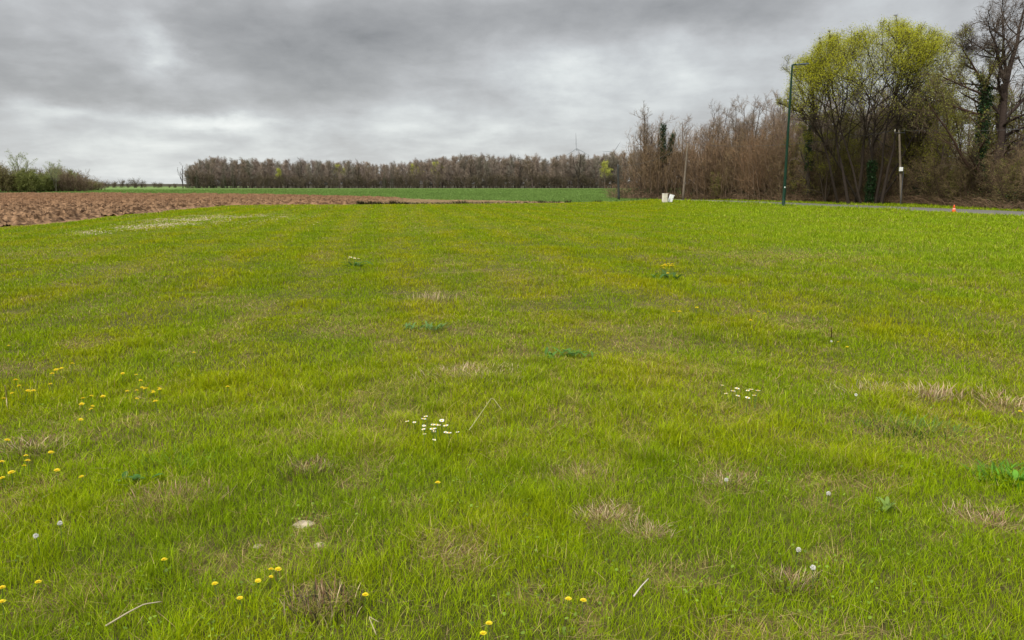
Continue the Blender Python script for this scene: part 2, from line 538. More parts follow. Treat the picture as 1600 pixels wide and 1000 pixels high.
# road with worn gravel edge
def make_road():
    n = 60
    s = np.linspace(-14, 75, n)
    bend = np.where(s < 8, -((8 - s) ** 2) * .012, 0)      # the road swings away behind the thicket
    cx = road_c0[0] + rd[0] * s + rn[0] * bend * -1; cy = road_c0[1] + rd[1] * s + rn[1] * bend * -1
    for nm, w0, w1, z, mt, lb in (('road', -ROADW, ROADW, .010, M_road, 'grey tarmac lane passing along the wood'),
                                  ('gravel_verge', ROADW + .003, ROADW + .75, .006, M_gravelpath, 'pale gravel edge of the lane')):
        w1v = np.full(n, w1)
        if nm == 'gravel_verge': w1v = ROADW + .1 + .75 * np.clip(vn(s * .33, s * 0, 3) * 1.5 - .35, 0, 1)
        L = np.stack([cx + rn[0] * w0, cy + rn[1] * w0, np.full(n, z)], -1); R_ = np.stack([cx + rn[0] * w1v, cy + rn[1] * w1v, np.full(n, z)], -1)
        v = np.concatenate([L, R_]); f = np.array([[i, i + 1, n + i + 1, n + i] for i in range(n - 1)])
        nn = np.cross(v[f[0, 1]] - v[f[0, 0]], v[f[0, 2]] - v[f[0, 0]])[2]
        if nn < 0: f = f[:, ::-1]
        mb = MB(); mb.add(v, f); tag(mb.build(nm, mt), lb, kind='structure')


make_road()


# ploughed field: real clods
def make_plough():
    rr = [18.0]
    while rr[-1] < 175: rr.append(rr[-1] * 1.0028)
    rr = np.array(rr)
    aa = np.radians(np.arange(-52, 8, .14))
    Rg, Ag = np.meshgrid(rr, aa, indexing='ij')
    x = Rg * np.sin(Ag); y = Rg * np.cos(Ag)
    x = x + (vn(x * 9, y * 9, 2) - .5) * .06; y = y + (vn(x * 9, y * 9, 4) - .5) * .06
    edge = np.full_like(x, 99.0)
    pe = [np.array(p) for p in PLOUGH]
    for a, b in zip(pe, pe[1:] + pe[:1]): edge = np.minimum(edge, segdist(x, y, a, b))
    c1 = vn(x * 5.2, y * 5.2, 41); c2 = vn(x * 9.5, y * 9.5, 42); c3 = fbm(x * .5, y * .5, 43, 2)
    row = np.sin((x * .35 + y * .94) * 2 * np.pi / .9)
    c4 = vn(x * 8.0, y * 8.0, 48)
    z = .01 + .17 * sstep(.35, .75, c1) * (.4 + 1.0 * c3) + .12 * sstep(.4, .7, c4) + .06 * c2 + .02 * row
    strip = sstep(.0, 1.0, (x - G(560, 315)[0]) / 6.0)     # right end: trampled stubble, hardly any clods
    z = z * (1 - .6 * strip)
    z = z * sstep(0, 1.0, edge) - .05 * (1 - sstep(0, .7, edge))
    idx = np.arange(x.size).reshape(x.shape)
    f = np.stack([idx[:-1, :-1], idx[1:, :-1], idx[1:, 1:], idx[:-1, 1:]], -1).reshape(-1, 4)
    wx = (vn(x * .8, y * .8, 66) - .5) * 1.0
    ok = inpoly(x + wx, y + wx * .5, PLOUGH).ravel()
    f = f[ok[f].all(1)]
    t = np.clip(z / .2, 0, 1)[..., None]
    v1 = sstep(.3, .7, fbm(x * 4.5, y * 4.5, 44, 3))[..., None]
    c = np.array([.050, .027, .014]) * (1 - v1) + np.array([.265, .160, .088]) * v1
    far = sstep(45, 90, np.hypot(x, y))[..., None]
    c = c * (1 - far * .65) + np.array([.145, .074, .036]) * far * .65
    c = c * (1 - strip[..., None] * .6) + np.array([.19, .14, .07]) * strip[..., None] * .6
    used = np.unique(f); remap = np.full(x.size, -1); remap[used] = np.arange(len(used))
    mb = MB(); mb.add(np.stack([x, y, z], -1).reshape(-1, 3)[used], remap[f], c.reshape(-1, 3)[used])
    tag(mb.build('ploughed_field', M_soil), 'reddish brown ploughed field with rough clods', kind='structure')


make_plough()


# ------------------------------------------------------------------ grass
def blades(mb, x, y, z, h, w, yaw, lean, bend, col, segs=3):
    """each blade a bent tapering strip"""
    N = len(x)
    s = np.linspace(0, 1, segs + 1)
    dx = np.cos(yaw); dy = np.sin(yaw)
    px = -dy; py = dx
    vs = []
    for i, t in enumerate(s):
        off = lean * t + bend * t * t
        hh = h * (t - .18 * (bend / (h + 1e-6)) * t * t * .8)
        cx = x + dx * off; cy = y + dy * off; cz = z + hh
        if i < segs:
            ww = w * (1 - .45 * t) * .5
            vs.append(np.stack([cx - px * ww, cy - py * ww, cz], -1)); vs.append(np.stack([cx + px * ww, cy + py * ww, cz], -1))
        else:
            vs.append(np.stack([cx, cy, cz], -1))
    V = np.stack(vs, 1)                                    # N, 2*segs+1, 3
    k = V.shape[1]
    base = (np.arange(N) * k)[:, None]
    C = np.repeat(col, k, 0)
    n0 = mb.n
    mb.v.append(V.reshape(-1, 3).astype(np.float32)); mb.c.append(C.astype(np.float32)); mb.n += N * k
    for i in range(segs - 1):
        q = base + np.array([2 * i, 2 * i + 1, 2 * i + 3, 2 * i + 2])
        mb.f.append(q + n0); mb.mi.append(np.zeros(N, np.int32))
    q = base + np.array([2 * segs - 2, 2 * segs - 1, 2 * segs])
    mb.f.append(q + n0); mb.mi.append(np.zeros(N, np.int32))


def make_grass():
    rng = np.random.default_rng(11)
    mb = MB()
    # rings: r0, r1, blades per m2 at r0, half angle
    edges = [1.3, 2.4, 3.4, 4.8, 6.8, 9.5, 13.5, 19, 27, 38, 54, 76, 100]
    for r0, r1 in zip(edges[:-1], edges[1:]):
        half = math.radians(46 if r0 > 2 else 52)
        rm = (r0 + r1) / 2
        dens = min(17000.0, 17000.0 * (4.4 / rm) ** 1.92)
        if r0 < 2: dens = 5000
        area = half * (r1 * r1 - r0 * r0)
        n = int(dens * area)
        r = np.sqrt(rng.uniform(r0 * r0, r1 * r1, n)); a = rng.uniform(-half, half, n)
        x = r * np.sin(a); y = r * np.cos(a)
        # clumping
        cl = vn(x * 14, y * 14, 3) if r0 < 10 else vn(x * 4, y * 4, 3)
        keep = rng.random(n) < (.55 + .7 * cl)
        wx = (vn(x * .8, y * .8, 66) - .5) * 1.0
        bad = inpoly(x + wx, y + wx * .5, PLOUGH) | inpoly(x, y, CROP) | on_road(x, y, .1)
        verge = on_road(x, y, .8) & ~on_road(x, y, 0) & (road_dist(x, y) > 0) & (rng.random(n) < .6)
        keep &= ~bad & ~verge
        x, y, r = x[keep], y[keep], r[keep]; n = len(x)
        dr = dryness(x, y); st = stony(x, y)
        keep = (rng.random(n) > dr * .3) & (rng.random(n) > st * .85)
        x, y, r, dr = x[keep], y[keep], r[keep], dr[keep]; n = len(x)
        big = fbm(x * .16, y * .16, 21, 3); mid = fbm(x * .9, y * .9, 22, 3); fine = fbm(x * 5, y * 5, 23, 2)
        greener = sstep(.0, 1.0, (x - .16 * y) / (4 + .06 * y)) * sstep(7, 22, r)        # right-hand part stays lusher and taller
        stripe = .5 + .5 * np.sin((x + .17 * y + .5 * (fbm(x * .25, y * .06, 91, 2) - .5)) * 2 * np.pi / 1.75)
        stripe = stripe * sstep(3, 9, r) * (1 - .6 * greener)
        h = (.036 + .036 * mid - .015 * stripe + .045 * sstep(.5, .8, fine) * sstep(.4, .6, mid)) * rng.uniform(.5, 1.35, n)
        rdn = road_dist(x, y); h *= 1 + .9 * ((rdn > 2.4) & (rdn < 5) & (x < 24.5) & (y > 45))
        h *= (1 - .45 * dr) * (1 + .5 * greener) * (1 + .25 * sstep(10, 60, r))
        w = np.maximum(.0022, .00060 * r) * rng.uniform(.6, 1.35, n)
        yaw = rng.uniform(0, 2 * np.pi, n)
        bend = h * rng.uniform(.1, 1.1, n) * (1 + dr); lean = h * rng.normal(0, .25, n)
        g1 = np.array([.156, .226, .002]); g2 = np.array([.262, .256, .003]); g3 = np.array([.098, .164, .003]); g4 = np.array([.33, .37, .035])
        straw = np.array([.40, .31, .115]); brown = np.array([.20, .115, .055])
        u = np.clip(.5 * rng.random(n) + .9 * (mid - .36) + .5 * (big - .5) + .5 * (stripe - .5), 0, 1)[:, None]
        c = g1 * (1 - u) + g2 * u
        dk = (sstep(.52, .72, fbm(x * 1.3, y * 1.3, 71, 3)) * .4 + (rng.random(n) < .15) * .45)[:, None]
        c = c * (1 - dk) + g3 * dk
        gr = (greener * .38)[:, None]
        c = c * (1 - gr) + np.array([.155, .262, .010]) * gr
        pale = ((rng.random(n) < .05 + .14 * greener))[:, None] * .7  # scattered blades coloured paler as painted highlights, more on the right
        c = c * (1 - pale) + g4 * pale
        isdry = (rng.random(n) < .025 + .52 * dr)
        sc = straw * rng.uniform(.5, 1.05, n)[:, None]; br = (rng.random(n) < .35)[:, None]
        sc = np.where(br, brown * rng.uniform(.6, 1.3, n)[:, None], sc)
        c = np.where(isdry[:, None], sc, c)
        c *= rng.uniform(.62, 1.42, n)[:, None] * (1.14 + .18 * (1 - sstep(3, 11, r)))[:, None]
        w = np.where(isdry, w * .8, w)
        blades(mb, x, y, zf(x, y) - .004, h, w, yaw, lean, bend, c, 3 if r0 < 9 else 2)
        print('grass', r0, n)
    tag(mb.build('grass', M_grass), 'mown meadow grass, olive green with dead patches', 'grass', kind='stuff')
    # thatch: short flattened straw litter between the blades
    n = 90000
    r = np.exp(rng.uniform(np.log(1.6), np.log(16), n)); a = rng.uniform(-.82, .82, n)
    x = r * np.sin(a); y = r * np.cos(a)
    dr = dryness(x, y); keep = rng.random(n) < .06 + .6 * dr
    x, y, r, dr = x[keep], y[keep], r[keep], dr[keep]; n = len(x)
    yaw = rng.uniform(0, 2 * np.pi, n); L = rng.uniform(.03, .11, n) * (1 + r * .02)
    c = np.array([.36, .27, .11]) * rng.uniform(.35, 1.1, n)[:, None]
    mb = MB()
    blades(mb, x, y, zf(x, y) + rng.uniform(.004, .035, n), L * rng.uniform(.02, .4, n), np.maximum(.002, .0006 * r) * rng.uniform(.7, 1.2, n), yaw, L, L * .1, c, 2)
    tag(mb.build('straw_litter', M_dry), 'dead straw lying between the meadow grass', 'straw', kind='stuff')
    # young cereal of the crop field
    n = 170000
    r = np.exp(rng.uniform(np.log(58), np.log(230), n)); a = rng.uniform(-.75, .30, n)
    x = r * np.sin(a); y = r * np.cos(a)
    k = inpoly(x, y, CROP); x, y, r = x[k], y[k], r[k]; n = len(x)
    c = np.array([.13, .205, .050]) * (rng.uniform(.7, 1.35, n) * (.8 + .4 * fbm(x * .05, y * .05, 8, 3)))[:, None]
    mb = MB()
    blades(mb, x, y, np.full(n, .01), rng.uniform(.08, .2, n), .0011 * r * rng.uniform(.8, 1.5, n), rng.uniform(0, 6.28, n), rng.normal(0, .03, n), rng.uniform(0, .08, n), c, 1)
    tag(mb.build('young_cereal', M_grass), 'dense low cereal plants covering the dark green field', 'crop', kind='stuff')


make_grass()


# pale stones and straw lying in the meadow on the left
def rock_mesh(rng, mb, c, s, col=None):
    a = np.arange(7) * 2 * np.pi / 7
    prof = [(.75, -.3), (1.0, .1), (.8, .45), (.35, .65)]
    v = np.array([[r_ * math.cos(t), r_ * math.sin(t) * .8, z] for r_, z in prof for t in a])
    v *= rng.uniform(.75, 1.25, v.shape)
    yaw = rng.uniform(0, 6.28); R_ = np.array([[math.cos(yaw), -math.sin(yaw), 0], [math.sin(yaw), math.cos(yaw), 0], [0, 0, 1]])
    v = (v @ R_.T) * s + c
    f = [[k * 7 + i, k * 7 + (i + 1) % 7, (k + 1) * 7 + (i + 1) % 7, (k + 1) * 7 + i] for k in range(3) for i in range(7)]
    n0 = mb.n; mb.add(v, f, col)
    mb.f.append(np.array([[n0 + 21 + i for i in range(7)]])); mb.mi.append(np.zeros(1, np.int32))


def make_stones():
    rng = np.random.default_rng(5)
    mb = MB()
    for c, s, k in STONES:
        for _ in range(int(380 * k)):
            p = c + rng.normal(0, .42, 2) * s * np.array([1, 2.3])
            rock_mesh(rng, mb, (p[0], p[1], .0), rng.uniform(.015, .05) * np.array([1, 1, .6]))
    tag(mb.build('gravel', M_stone), 'pale limestone rubble scattered in the grass by the ploughed field', 'gravel', kind='stuff')
    for px, py, s, lb in ((475, 826, .055, 'flat pale stone on the bare spot, farthest of the three near stones'),
                          (500, 861, .035, 'small white stone standing up in the grass, right of the other two'),
                          (404, 855, .030, 'small pale stone left of the flat one on the bare spot')):
        m_ = MB(); rock_mesh(rng, m_, (0, 0, 0), np.array([s, s * .8, s * .5 if px == 475 else s * .8]))
        o = m_.build('stone', M_stone); p = G(px, py); o.location = (p[0], p[1], float(zf(p[0:1], p[1:2])[0]) - .004)
        tag(o, lb, 'stone', 'pale stones in the near grass')


make_stones()


# ------------------------------------------------------------------ trees
def grow(rng, P, R, specs, env=None):
    """P (N,M,3) parent polylines, R (N,M). Returns one (P,R) per level."""
    out = [(P, R)]
    for sp in specs:
        n, t0, t1, ang, ratio, rr, M, wander, up = [sp[k] for k in ('n', 't0', 't1', 'ang', 'len', 'rr', 'M', 'wander', 'up')]
        N, Mp = P.shape[:2]
        Lp = np.linalg.norm(np.diff(P, axis=1), axis=2).sum(1)
        t = (np.arange(n)[None, :] + rng.random((N, n))) / n * (t1 - t0) + t0
        u = t * (Mp - 1); i = np.clip(np.floor(u).astype(int), 0, Mp - 2); fr = (u - i)[..., None]
        k = np.arange(N)[:, None]
        S = P[k, i] * (1 - fr) + P[k, i + 1] * fr
        T = P[k, i + 1] - P[k, i]; T /= np.linalg.norm(T, axis=2, keepdims=True) + 1e-9
        rS = R[k, i] * (1 - fr[..., 0]) + R[k, i + 1] * fr[..., 0]
        ref = rng.normal(size=T.shape); U = np.cross(T, ref); U /= np.linalg.norm(U, axis=2, keepdims=True) + 1e-9
        A = np.radians(rng.normal(ang, ang * .22, T.shape[:2]))[..., None]
        D = np.cos(A) * T + np.sin(A) * U
        L = Lp[:, None] * ratio * (1 - sp.get('fall', .55) * t) * rng.uniform(.6, 1.25, t.shape)
        if 'minlen' in sp: L = np.maximum(L, sp['minlen'] * rng.uniform(.6, 1.2, t.shape))
        if env is not None:
            c, er = env
            o = (S - c) / er; d = D / er
            aa = (d * d).sum(-1); bb = (o * d).sum(-1); cc = (o * o).sum(-1) - 1
            disc = np.maximum(bb * bb - aa * cc, 0); hit = (-bb + np.sqrt(disc)) / aa
            L = np.minimum(L, np.maximum(hit, .15) * rng.uniform(.72, 1.12, t.shape))
        S = S.reshape(-1, 3); D = D.reshape(-1, 3); L = L.ravel(); rS = rS.ravel()
        r0 = np.maximum(rS * rr, sp['rmin'])
        Q = np.zeros((len(S), M, 3)); Q[:, 0] = S; d = D.copy()
        for j in range(1, M):
            d = d + rng.normal(0, wander, d.shape) + np.array([0, 0, up / M])
            d /= np.linalg.norm(d, axis=1, keepdims=True)
            Q[:, j] = Q[:, j - 1] + d * (L / (M - 1))[:, None]
        Q[:, :, 2] = np.maximum(Q[:, :, 2], .05)
        Rr = r0[:, None] * (1 - np.linspace(0, 1, M)[None] * .7); Rr = np.maximum(Rr, sp['rmin'] * .6)
        P, R = Q, Rr
        out.append((P, R))
    return out


def leafs(rng, mb, pts, size, colf, spread):
    n = len(pts)
    c = pts + rng.normal(0, spread, (n, 3))
    a = rng.normal(size=(n, 3)); a /= np.linalg.norm(a, axis=1, keepdims=True)
    b = np.cross(a, rng.normal(size=(n, 3))); b /= np.linalg.norm(b, axis=1, keepdims=True)
    s = (size * rng.uniform(.6, 1.3, n))[:, None]
    V = np.stack([c - a * s, c + b * s * .55, c + a * s, c - b * s * .55], 1).reshape(-1, 3)
    f = np.arange(n * 4).reshape(n, 4)
    mb.add(V, f, np.repeat(colf(n), 4, 0))


def stems(rng, lst, M=8, wob=.06):
    """lst of (base xyz, top xyz, r0, r1)"""
    P = []; R = []
    for b, t, r0, r1 in lst:
        b = np.array(b, float); t = np.array(t, float); s = np.linspace(0, 1, M)
        p = b + (t - b) * s[:, None]
        L = np.linalg.norm(t - b)
        w = np.cumsum(rng.normal(0, wob * L / M, (M, 3)), 0); w[0] = 0; w[:, 2] *= .3
        p = p + w
        P.append(p); R.append(r0 + (r1 - r0) * s)
    return np.array(P), np.array(R)


def pts_along(rng, PR, n, t0=.2):
    P, R = PR
    k = rng.integers(0, len(P), n); t = rng.uniform(t0, 1, n) * (P.shape[1] - 1)
    i = np.clip(np.floor(t).astype(int), 0, P.shape[1] - 2); fr = (t - i)[:, None]
    return P[k, i] * (1 - fr) + P[k, i + 1] * fr


def make_tree(name, seed, st, specs, bark, twig, env=None, leaf=None, ivy=None, wood_levels=2, K=(7, 5, 4, 3, 3, 3), label='', cat='tree', group=None):
    rng = np.random.default_rng(seed)
    P, R = stems(rng, st)
    lv = grow(rng, P, R, specs, env)
    root = empty(name); tag(root, label, cat, group)
    mb = MB()
    for i in range(wood_levels):
        c = np.array(bark) * rng.uniform(.8, 1.2, len(lv[i][0]))[:, None]
        tubes(mb, lv[i][0], lv[i][1], K[i], c)
    mb.build('trunk', M_bark, root, smooth=True)
    mb = MB()
    for i in range(wood_levels, len(lv)):
        c = np.array(twig) * rng.uniform(.7, 1.35, len(lv[i][0]))[:, None]
        tubes(mb, lv[i][0], lv[i][1], K[i], c)
    crown = mb.build('crown', M_twig, root)
    if leaf:
        n, size, c1, c2, spread, zmin = leaf
        p = pts_along(rng, lv[-1], n); p = p[p[:, 2] > zmin * (.75 + .5 * rng.random(len(p)))]
        if len(p):
            hf = p[:, 2] / p[:, 2].max()
            m2 = MB()
            def cf(k):
                u = rng.random(k)[:, None]
                return (np.array(c1) * (1 - u) + np.array(c2) * u) * rng.uniform(.7, 1.25, k)[:, None]
            if env is not None:
                p = p + rng.normal(0, .18, p.shape); q = (((p - env[0]) / (env[1] * 1.04)) ** 2).sum(1); p = p[(q < rng.uniform(.72, 1.22, len(p))) & (rng.random(len(p)) < .20 + 1.0 * q ** 1.3)]
            leafs(rng, m2, p, size, cf, spread)
            m2.build('leaves', M_leaf, root)
    if ivy:
        m2 = MB()
        for (k, t0, t1, rad, n) in ivy:
            t = rng.uniform(t0, t1, n) * (P.shape[1] - 1); i = np.clip(np.floor(t).astype(int), 0, P.shape[1] - 2); fr = (t - i)[:, None]
            c = P[k][i] * (1 - fr) + P[k][i + 1] * fr
            a = rng.uniform(0, 6.28, n)
            rr_ = rad * (.55 + .7 * vn(c[:, 2] * 1.7, a * 1.3, 6)) * np.sqrt(rng.random(n))
            c = c + np.stack([np.cos(a) * rr_, np.sin(a) * rr_, rng.normal(0, .1, n)], -1)
            leafs(rng, m2, c, .07, lambda q: np.array([.014, .034, .010]) * rng.uniform(.4, 2.0, q)[:, None], .03)
        m2.build('ivy', M_ivy, root)
    return root


def sp(n, t0, t1, ang, ln, rr, M, wander, up, rmin, **kw):
    d = dict(n=n, t0=t0, t1=t1, ang=ang, len=ln, rr=rr, M=M, wander=wander, up=up, rmin=rmin); d.update(kw); return d


rnd = random.Random(4)

# --- far wood behind the cereal field -----------------------------------------------------------
GREY = (.13, .10, .085); GREYT = (.235, .185, .15)
far_protos = []
for k in range(6):
    H = 12.0
    st = [((0, 0, 0), (rnd.uniform(-.6, .6), rnd.uniform(-.6, .6), H * .93), .17, .04)]
    far_protos.append(make_tree('bare_tree', 100 + k, st,
                      [sp(22, .16, .97, 36, .36, .5, 6, .12, .7, .035), sp(10, .2, 1, 46, .54, .5, 4, .18, .3, .026), sp(8, .15, 1, 42, .5, .6, 3, .2, .2, .019, minlen=.7)],
                      GREY, [GREYT, (.235, .18, .135), (.20, .175, .135), (.23, .205, .165), (.22, .175, .14), (.24, .19, .145)][k], cat='tree',
                      K=(6, 4, 3, 3)))
G_FAR = 'bare trees of the far wood'
L_FAR = 'bare grey-brown tree in the far wood behind the green field'
yel_far = make_tree('leafing_tree', 120, [((0, 0, 0), (.3, 0, 9.5), .16, .04)],
                    [sp(14, .3, 1, 55, .5, .5, 5, .12, .3, .03), sp(7, .2, 1, 46, .5, .5, 4, .14, .2, .02), sp(4, .2, 1, 40, .5, .6, 3, .15, .2, .015)],
                    GREY, GREYT, leaf=(3000, .16, (.32, .34, .06), (.46, .45, .09), .35, 5.5), K=(6, 4, 3, 3))
ivy_far = make_tree('ivy_clad_tree', 121, [((0, 0, 0), (.2, .1, 11), .2, .04)],
                    [sp(16, .45, 1, 34, .32, .5, 5, .12, .5, .03), sp(8, .2, 1, 38, .42, .5, 4, .14, .3, .022), sp(4, .2, 1, 38, .5, .6, 3, .15, .2, .017)],
                    GREY, GREYT, ivy=[(0, .0, .55, 1.3, 1800), (0, .5, .85, .6, 500)], K=(6, 4, 3, 3))
shrub_far = make_tree('bare_shrub', 122, [((rnd.uniform(-1, 1), rnd.uniform(-1, 1), 0), (rnd.uniform(-2.2, 2.2), rnd.uniform(-2.2, 2.2), rnd.uniform(2.5, 4)), .05, .02) for _ in range(14)],
                      [sp(9, .1, 1, 40, .5, .6, 4, .16, .3, .022), sp(6, .1, 1, 40, .5, .6, 3, .18, .2, .018)], (.085, .065, .045), (.12, .095, .062), cat='shrub', K=(4, 3, 3))


def far_top(px):
    pts = [(285, 262), (300, 254), (340, 250), (420, 251), (500, 254), (620, 256), (700, 249), (740, 245), (800, 248), (880, 246), (950, 242), (1000, 240), (1080, 236)]
    return np.interp(px, [p[0] for p in pts], [p[1] for p in pts])


def rotz(a): return np.array([[math.cos(a), -math.sin(a), 0], [math.sin(a), math.cos(a), 0], [0, 0, 1]])


def far_wood():
    cnt = 0
    for row, (Y, step) in enumerate([(270, 3.0), (274.5, 3.1), (279, 3.1), (284, 3.2), (290, 3.6)]):
        x0 = at(292, 290, Y)[0]; x1 = at(1010 if row < 3 else 1090, 290, Y)[0]
        x = x0 + rnd.uniform(0, 2)
        while x < x1:
            px = 800 + x / Y * F * math.cos(PITCH)
            top = far_top(px) + rnd.uniform(-4.5, 5)
            Hh = at(px, top, Y)[2]
            if px < 330: Hh *= rnd.uniform(.75, 1)
            s = Hh / 12.3
            o = place(far_protos[rnd.randrange(6)], (x, Y + rnd.uniform(-1.5, 1.5), 0), rnd.uniform(0, 6.28), (s * rnd.uniform(1.0, 1.4), s * rnd.uniform(1.0, 1.4), s), L_FAR, G_FAR)
            cnt += 1
            x += step * rnd.uniform(.6, 1.4)
    for px, dy, lb in ((437, 12, 'yellow-green leafing tree in the left part of the far wood'), (945, 10, 'bright yellow-green leafing tree near the right end of the far wood'),
                       (530, 6, 'faintly yellow leafing tree rising in the far wood, second of them from the left'), (648, 8, 'faintly yellow leafing tree standing mid far wood'),
                       (683, 12, 'dull yellow leafing tree just right of the middle of the far wood')):
        Yy = 266.0 if px in (437, 945) else 273.0
        p = at(px, 294, Yy); Hh = at(px, far_top(px) + (dy if Yy < 270 else 3), Yy)[2]
        s = Hh / 10.2
        place(yel_far, (p[0], Yy, 0), rnd.uniform(0, 6), (s * 1.0, s * .9, s), lb, 'leafing trees of the far wood')
    for px, top, lb in ((294, 256, 'ivy-clad tree standing at the very left tip of the far wood'), (310, 258, 'second ivy-clad tree from the left tip of the far wood'), (331, 254, 'third ivy-clad tree from the left tip of the far wood'),
                        (352, 254, 'dense dark ivy-clad tree, fourth from the left tip of the far wood'), (364, 253, 'dark ivy-clad tree, fifth from the left tip of the far wood'), (601, 262, 'lone dark ivy-clad tree at the front middle of the far wood'), (612, 266, 'smaller ivy-clad tree beside the lone dark one in the far wood')):
        p = at(px, 294, 265.0); Hh = at(px, top, 265.0)[2]
        place(ivy_far, (p[0], 265 + rnd.uniform(-1, 1), 0), rnd.uniform(0, 6), (Hh / 12, Hh / 12, Hh / 12), lb, 'ivy-clad trees of the far wood')
    # brush along the foot of the wood
    x = at(300, 290, 268.0)[0]
    while x < at(985, 290, 268.0)[0]:
        s = rnd.uniform(.8, 1.5)
        place(shrub_far, (x, 267 + rnd.uniform(-1.5, 1.5), 0), rnd.uniform(0, 6), (s * 1.1, s * 1.1, s), 'bare brown shrub at the foot of the far wood', 'shrubs at the foot of the far wood')
        x += rnd.uniform(2.2, 4.2)
    # low hedge on the skyline, left of the far wood
    x = at(150, 292, 300.0)[0]
    while x < at(292, 292, 300.0)[0]:
        px = 800 + x / 300 * F * .984
        s = rnd.uniform(.55, .95) * (1.0 if px < 245 else .55)
        place(shrub_far, (x, 300 + rnd.uniform(-3, 3), 0), rnd.uniform(0, 6), (s, s, s * 1.05), 'small bare shrub of the low skyline hedge, left of the far wood', 'shrubs of the low skyline hedge')
        x += rnd.uniform(1.1, 2.4)
    # deeper in, the wood reads as one mass of twigs
    mb = MB(); rg = np.random.default_rng(8)
    src = []
    for pr in far_protos:
        ch = [c for c in pr.children if c.name.startswith('crown')][0].data
        v = np.empty(len(ch.vertices) * 3, np.float32); ch.vertices.foreach_get('co', v)
        a = np.empty(len(ch.vertices) * 4, np.float32); ch.attributes['col'].data.foreach_get('color', a)
        f = np.empty(len(ch.loops), np.int32); ch.loops.foreach_get('vertex_index', f)
        src.append((v.reshape(-1, 3), f.reshape(-1, 4), a.reshape(-1, 4)[:, :3]))
    for k in range(90):
        v, f, a = src[k % 6]; Y = rg.uniform(294, 325); px = 292 + (k + rg.random()) * (1000 - 292) / 90
        q = at(px, 290, Y); sz = at(px, far_top(px) + 6, Y)[2] / 12.3; an = rg.uniform(0, 6.28)
        w = (v * np.array([1.5, 1.5, 1.0]) * sz) @ rotz(an).T + np.array([q[0], Y, 0]); mb.add(w, f, a)
    for k in range(150):
        v, f, a = src[k % 6]; Y = rg.uniform(272, 292); px = 300 + (k + rg.random()) * (1000 - 300) / 150
        q = at(px, 290, Y); an = rg.uniform(0, 6.28)
        w = ((v - np.array([0, 0, 2.0])) * np.array([1.2, 1.2, .5]) * rg.uniform(.7, 1.1)) @ rotz(an).T + np.array([q[0], Y, 0]); w[:, 2] = np.maximum(w[:, 2], .05); mb.add(w, f, a * .8)
    tag(mb.build('distant_wood', M_twig), 'grey-brown depth of the far wood behind its front trees', 'wood', kind='stuff')
    print('far trees', cnt)


far_wood()

# one tall darker tree standing in front of the far wood
sol = make_tree('bare_tree', 131, [((0, 0, 0), (.5, 0, 12.5), .28, .06), ((0, 0, 2.2), (-2.6, .3, 10.5), .16, .04)],
                [sp(9, .25, 1, 36, .4, .5, 5, .14, .6, .04), sp(7, .2, 1, 38, .42, .5, 4, .14, .3, .025), sp(5, .2, 1, 38, .5, .6, 3, .15, .2, .018)],
                (.035, .028, .022), (.07, .055, .045), label='dark forked bare tree standing in front of the far wood, under the left wind turbine', cat='tree', K=(6, 4, 3, 3))
p = at(904, 294, 262.0); place(sol, (p[0], 262, 0), 0, .92)
for px, s_, lb in ((735, .82, 'dark forked bare tree fronting the far wood, right of the photo centre'), (812, .80, 'dark forked bare tree fronting the far wood, midway to the wind turbines'),
                   (470, .74, 'dark forked bare tree fronting the far wood, right of the yellow-green one'), (560, .70, 'dark forked bare tree fronting the far wood, left of the lone ivy-clad one'), (286, .62, 'thin forked bare tree leaning out at the left tip of the far wood')):
    p = at(px, 294, 267.0); place(sol, (p[0], 267, 0), rnd.uniform(0, 6), s_, lb)

# --- left copse ---------------------------------------------------------------------------------
def shrub(seed, w, H, nst, leaf, bark, twig, label=''):
    r_ = random.Random(seed)
    st = []
    for _ in range(nst):
        a = r_.uniform(0, 6.28); b = r_.uniform(0, .35 * w); e = r_.uniform(.1, .5) * w
        st.append(((math.cos(a) * b, math.sin(a) * b, 0), (math.cos(a) * e * 1.0, math.sin(a) * e, H * r_.uniform(.6, .95)), .05, .02))
    return make_tree('leafy_shrub' if leaf else 'bare_shrub', seed, st, [sp(13, .05, 1, 48, .48, .6, 5, .17, .3, .018), sp(8, .1, 1, 44, .5, .6, 3, .2, .2, .013)], bark, twig, leaf=leaf, label=label, cat='shrub', K=(4, 3, 3))


gsh = shrub(201, 4.5, 4.4, 12, (8500, .10, (.11, .135, .025), (.21, .22, .06), .2, .1), (.06, .05, .03), (.10, .10, .045))
osh = shrub(202, 4.5, 4.8, 16, (6500, .09, (.15, .14, .045), (.26, .23, .085), .25, .3), (.09, .065, .04), (.17, .13, .07))
bsh = shrub(203, 4.5, 4.8, 16, None, (.10, .07, .045), (.19, .135, .09))
ptr = make_tree('leafing_tree', 204, [((0, 0, 0), (.4, 0, 6.2), .12, .03), ((0, 0, .5), (-1.4, .2, 5.4), .08, .03), ((0, 0, .5), (1.6, .2, 5.2), .08, .03)],
                [sp(12, .3, 1, 48, .5, .5, 5, .14, .3, .018, fall=.3), sp(9, .2, 1, 42, .5, .5, 4, .16, .2, .012)], (.12, .11, .08), (.19, .18, .12),
                leaf=(2600, .07, (.20, .26, .08), (.32, .34, .14), .1, 2.5), K=(5, 3, 3))
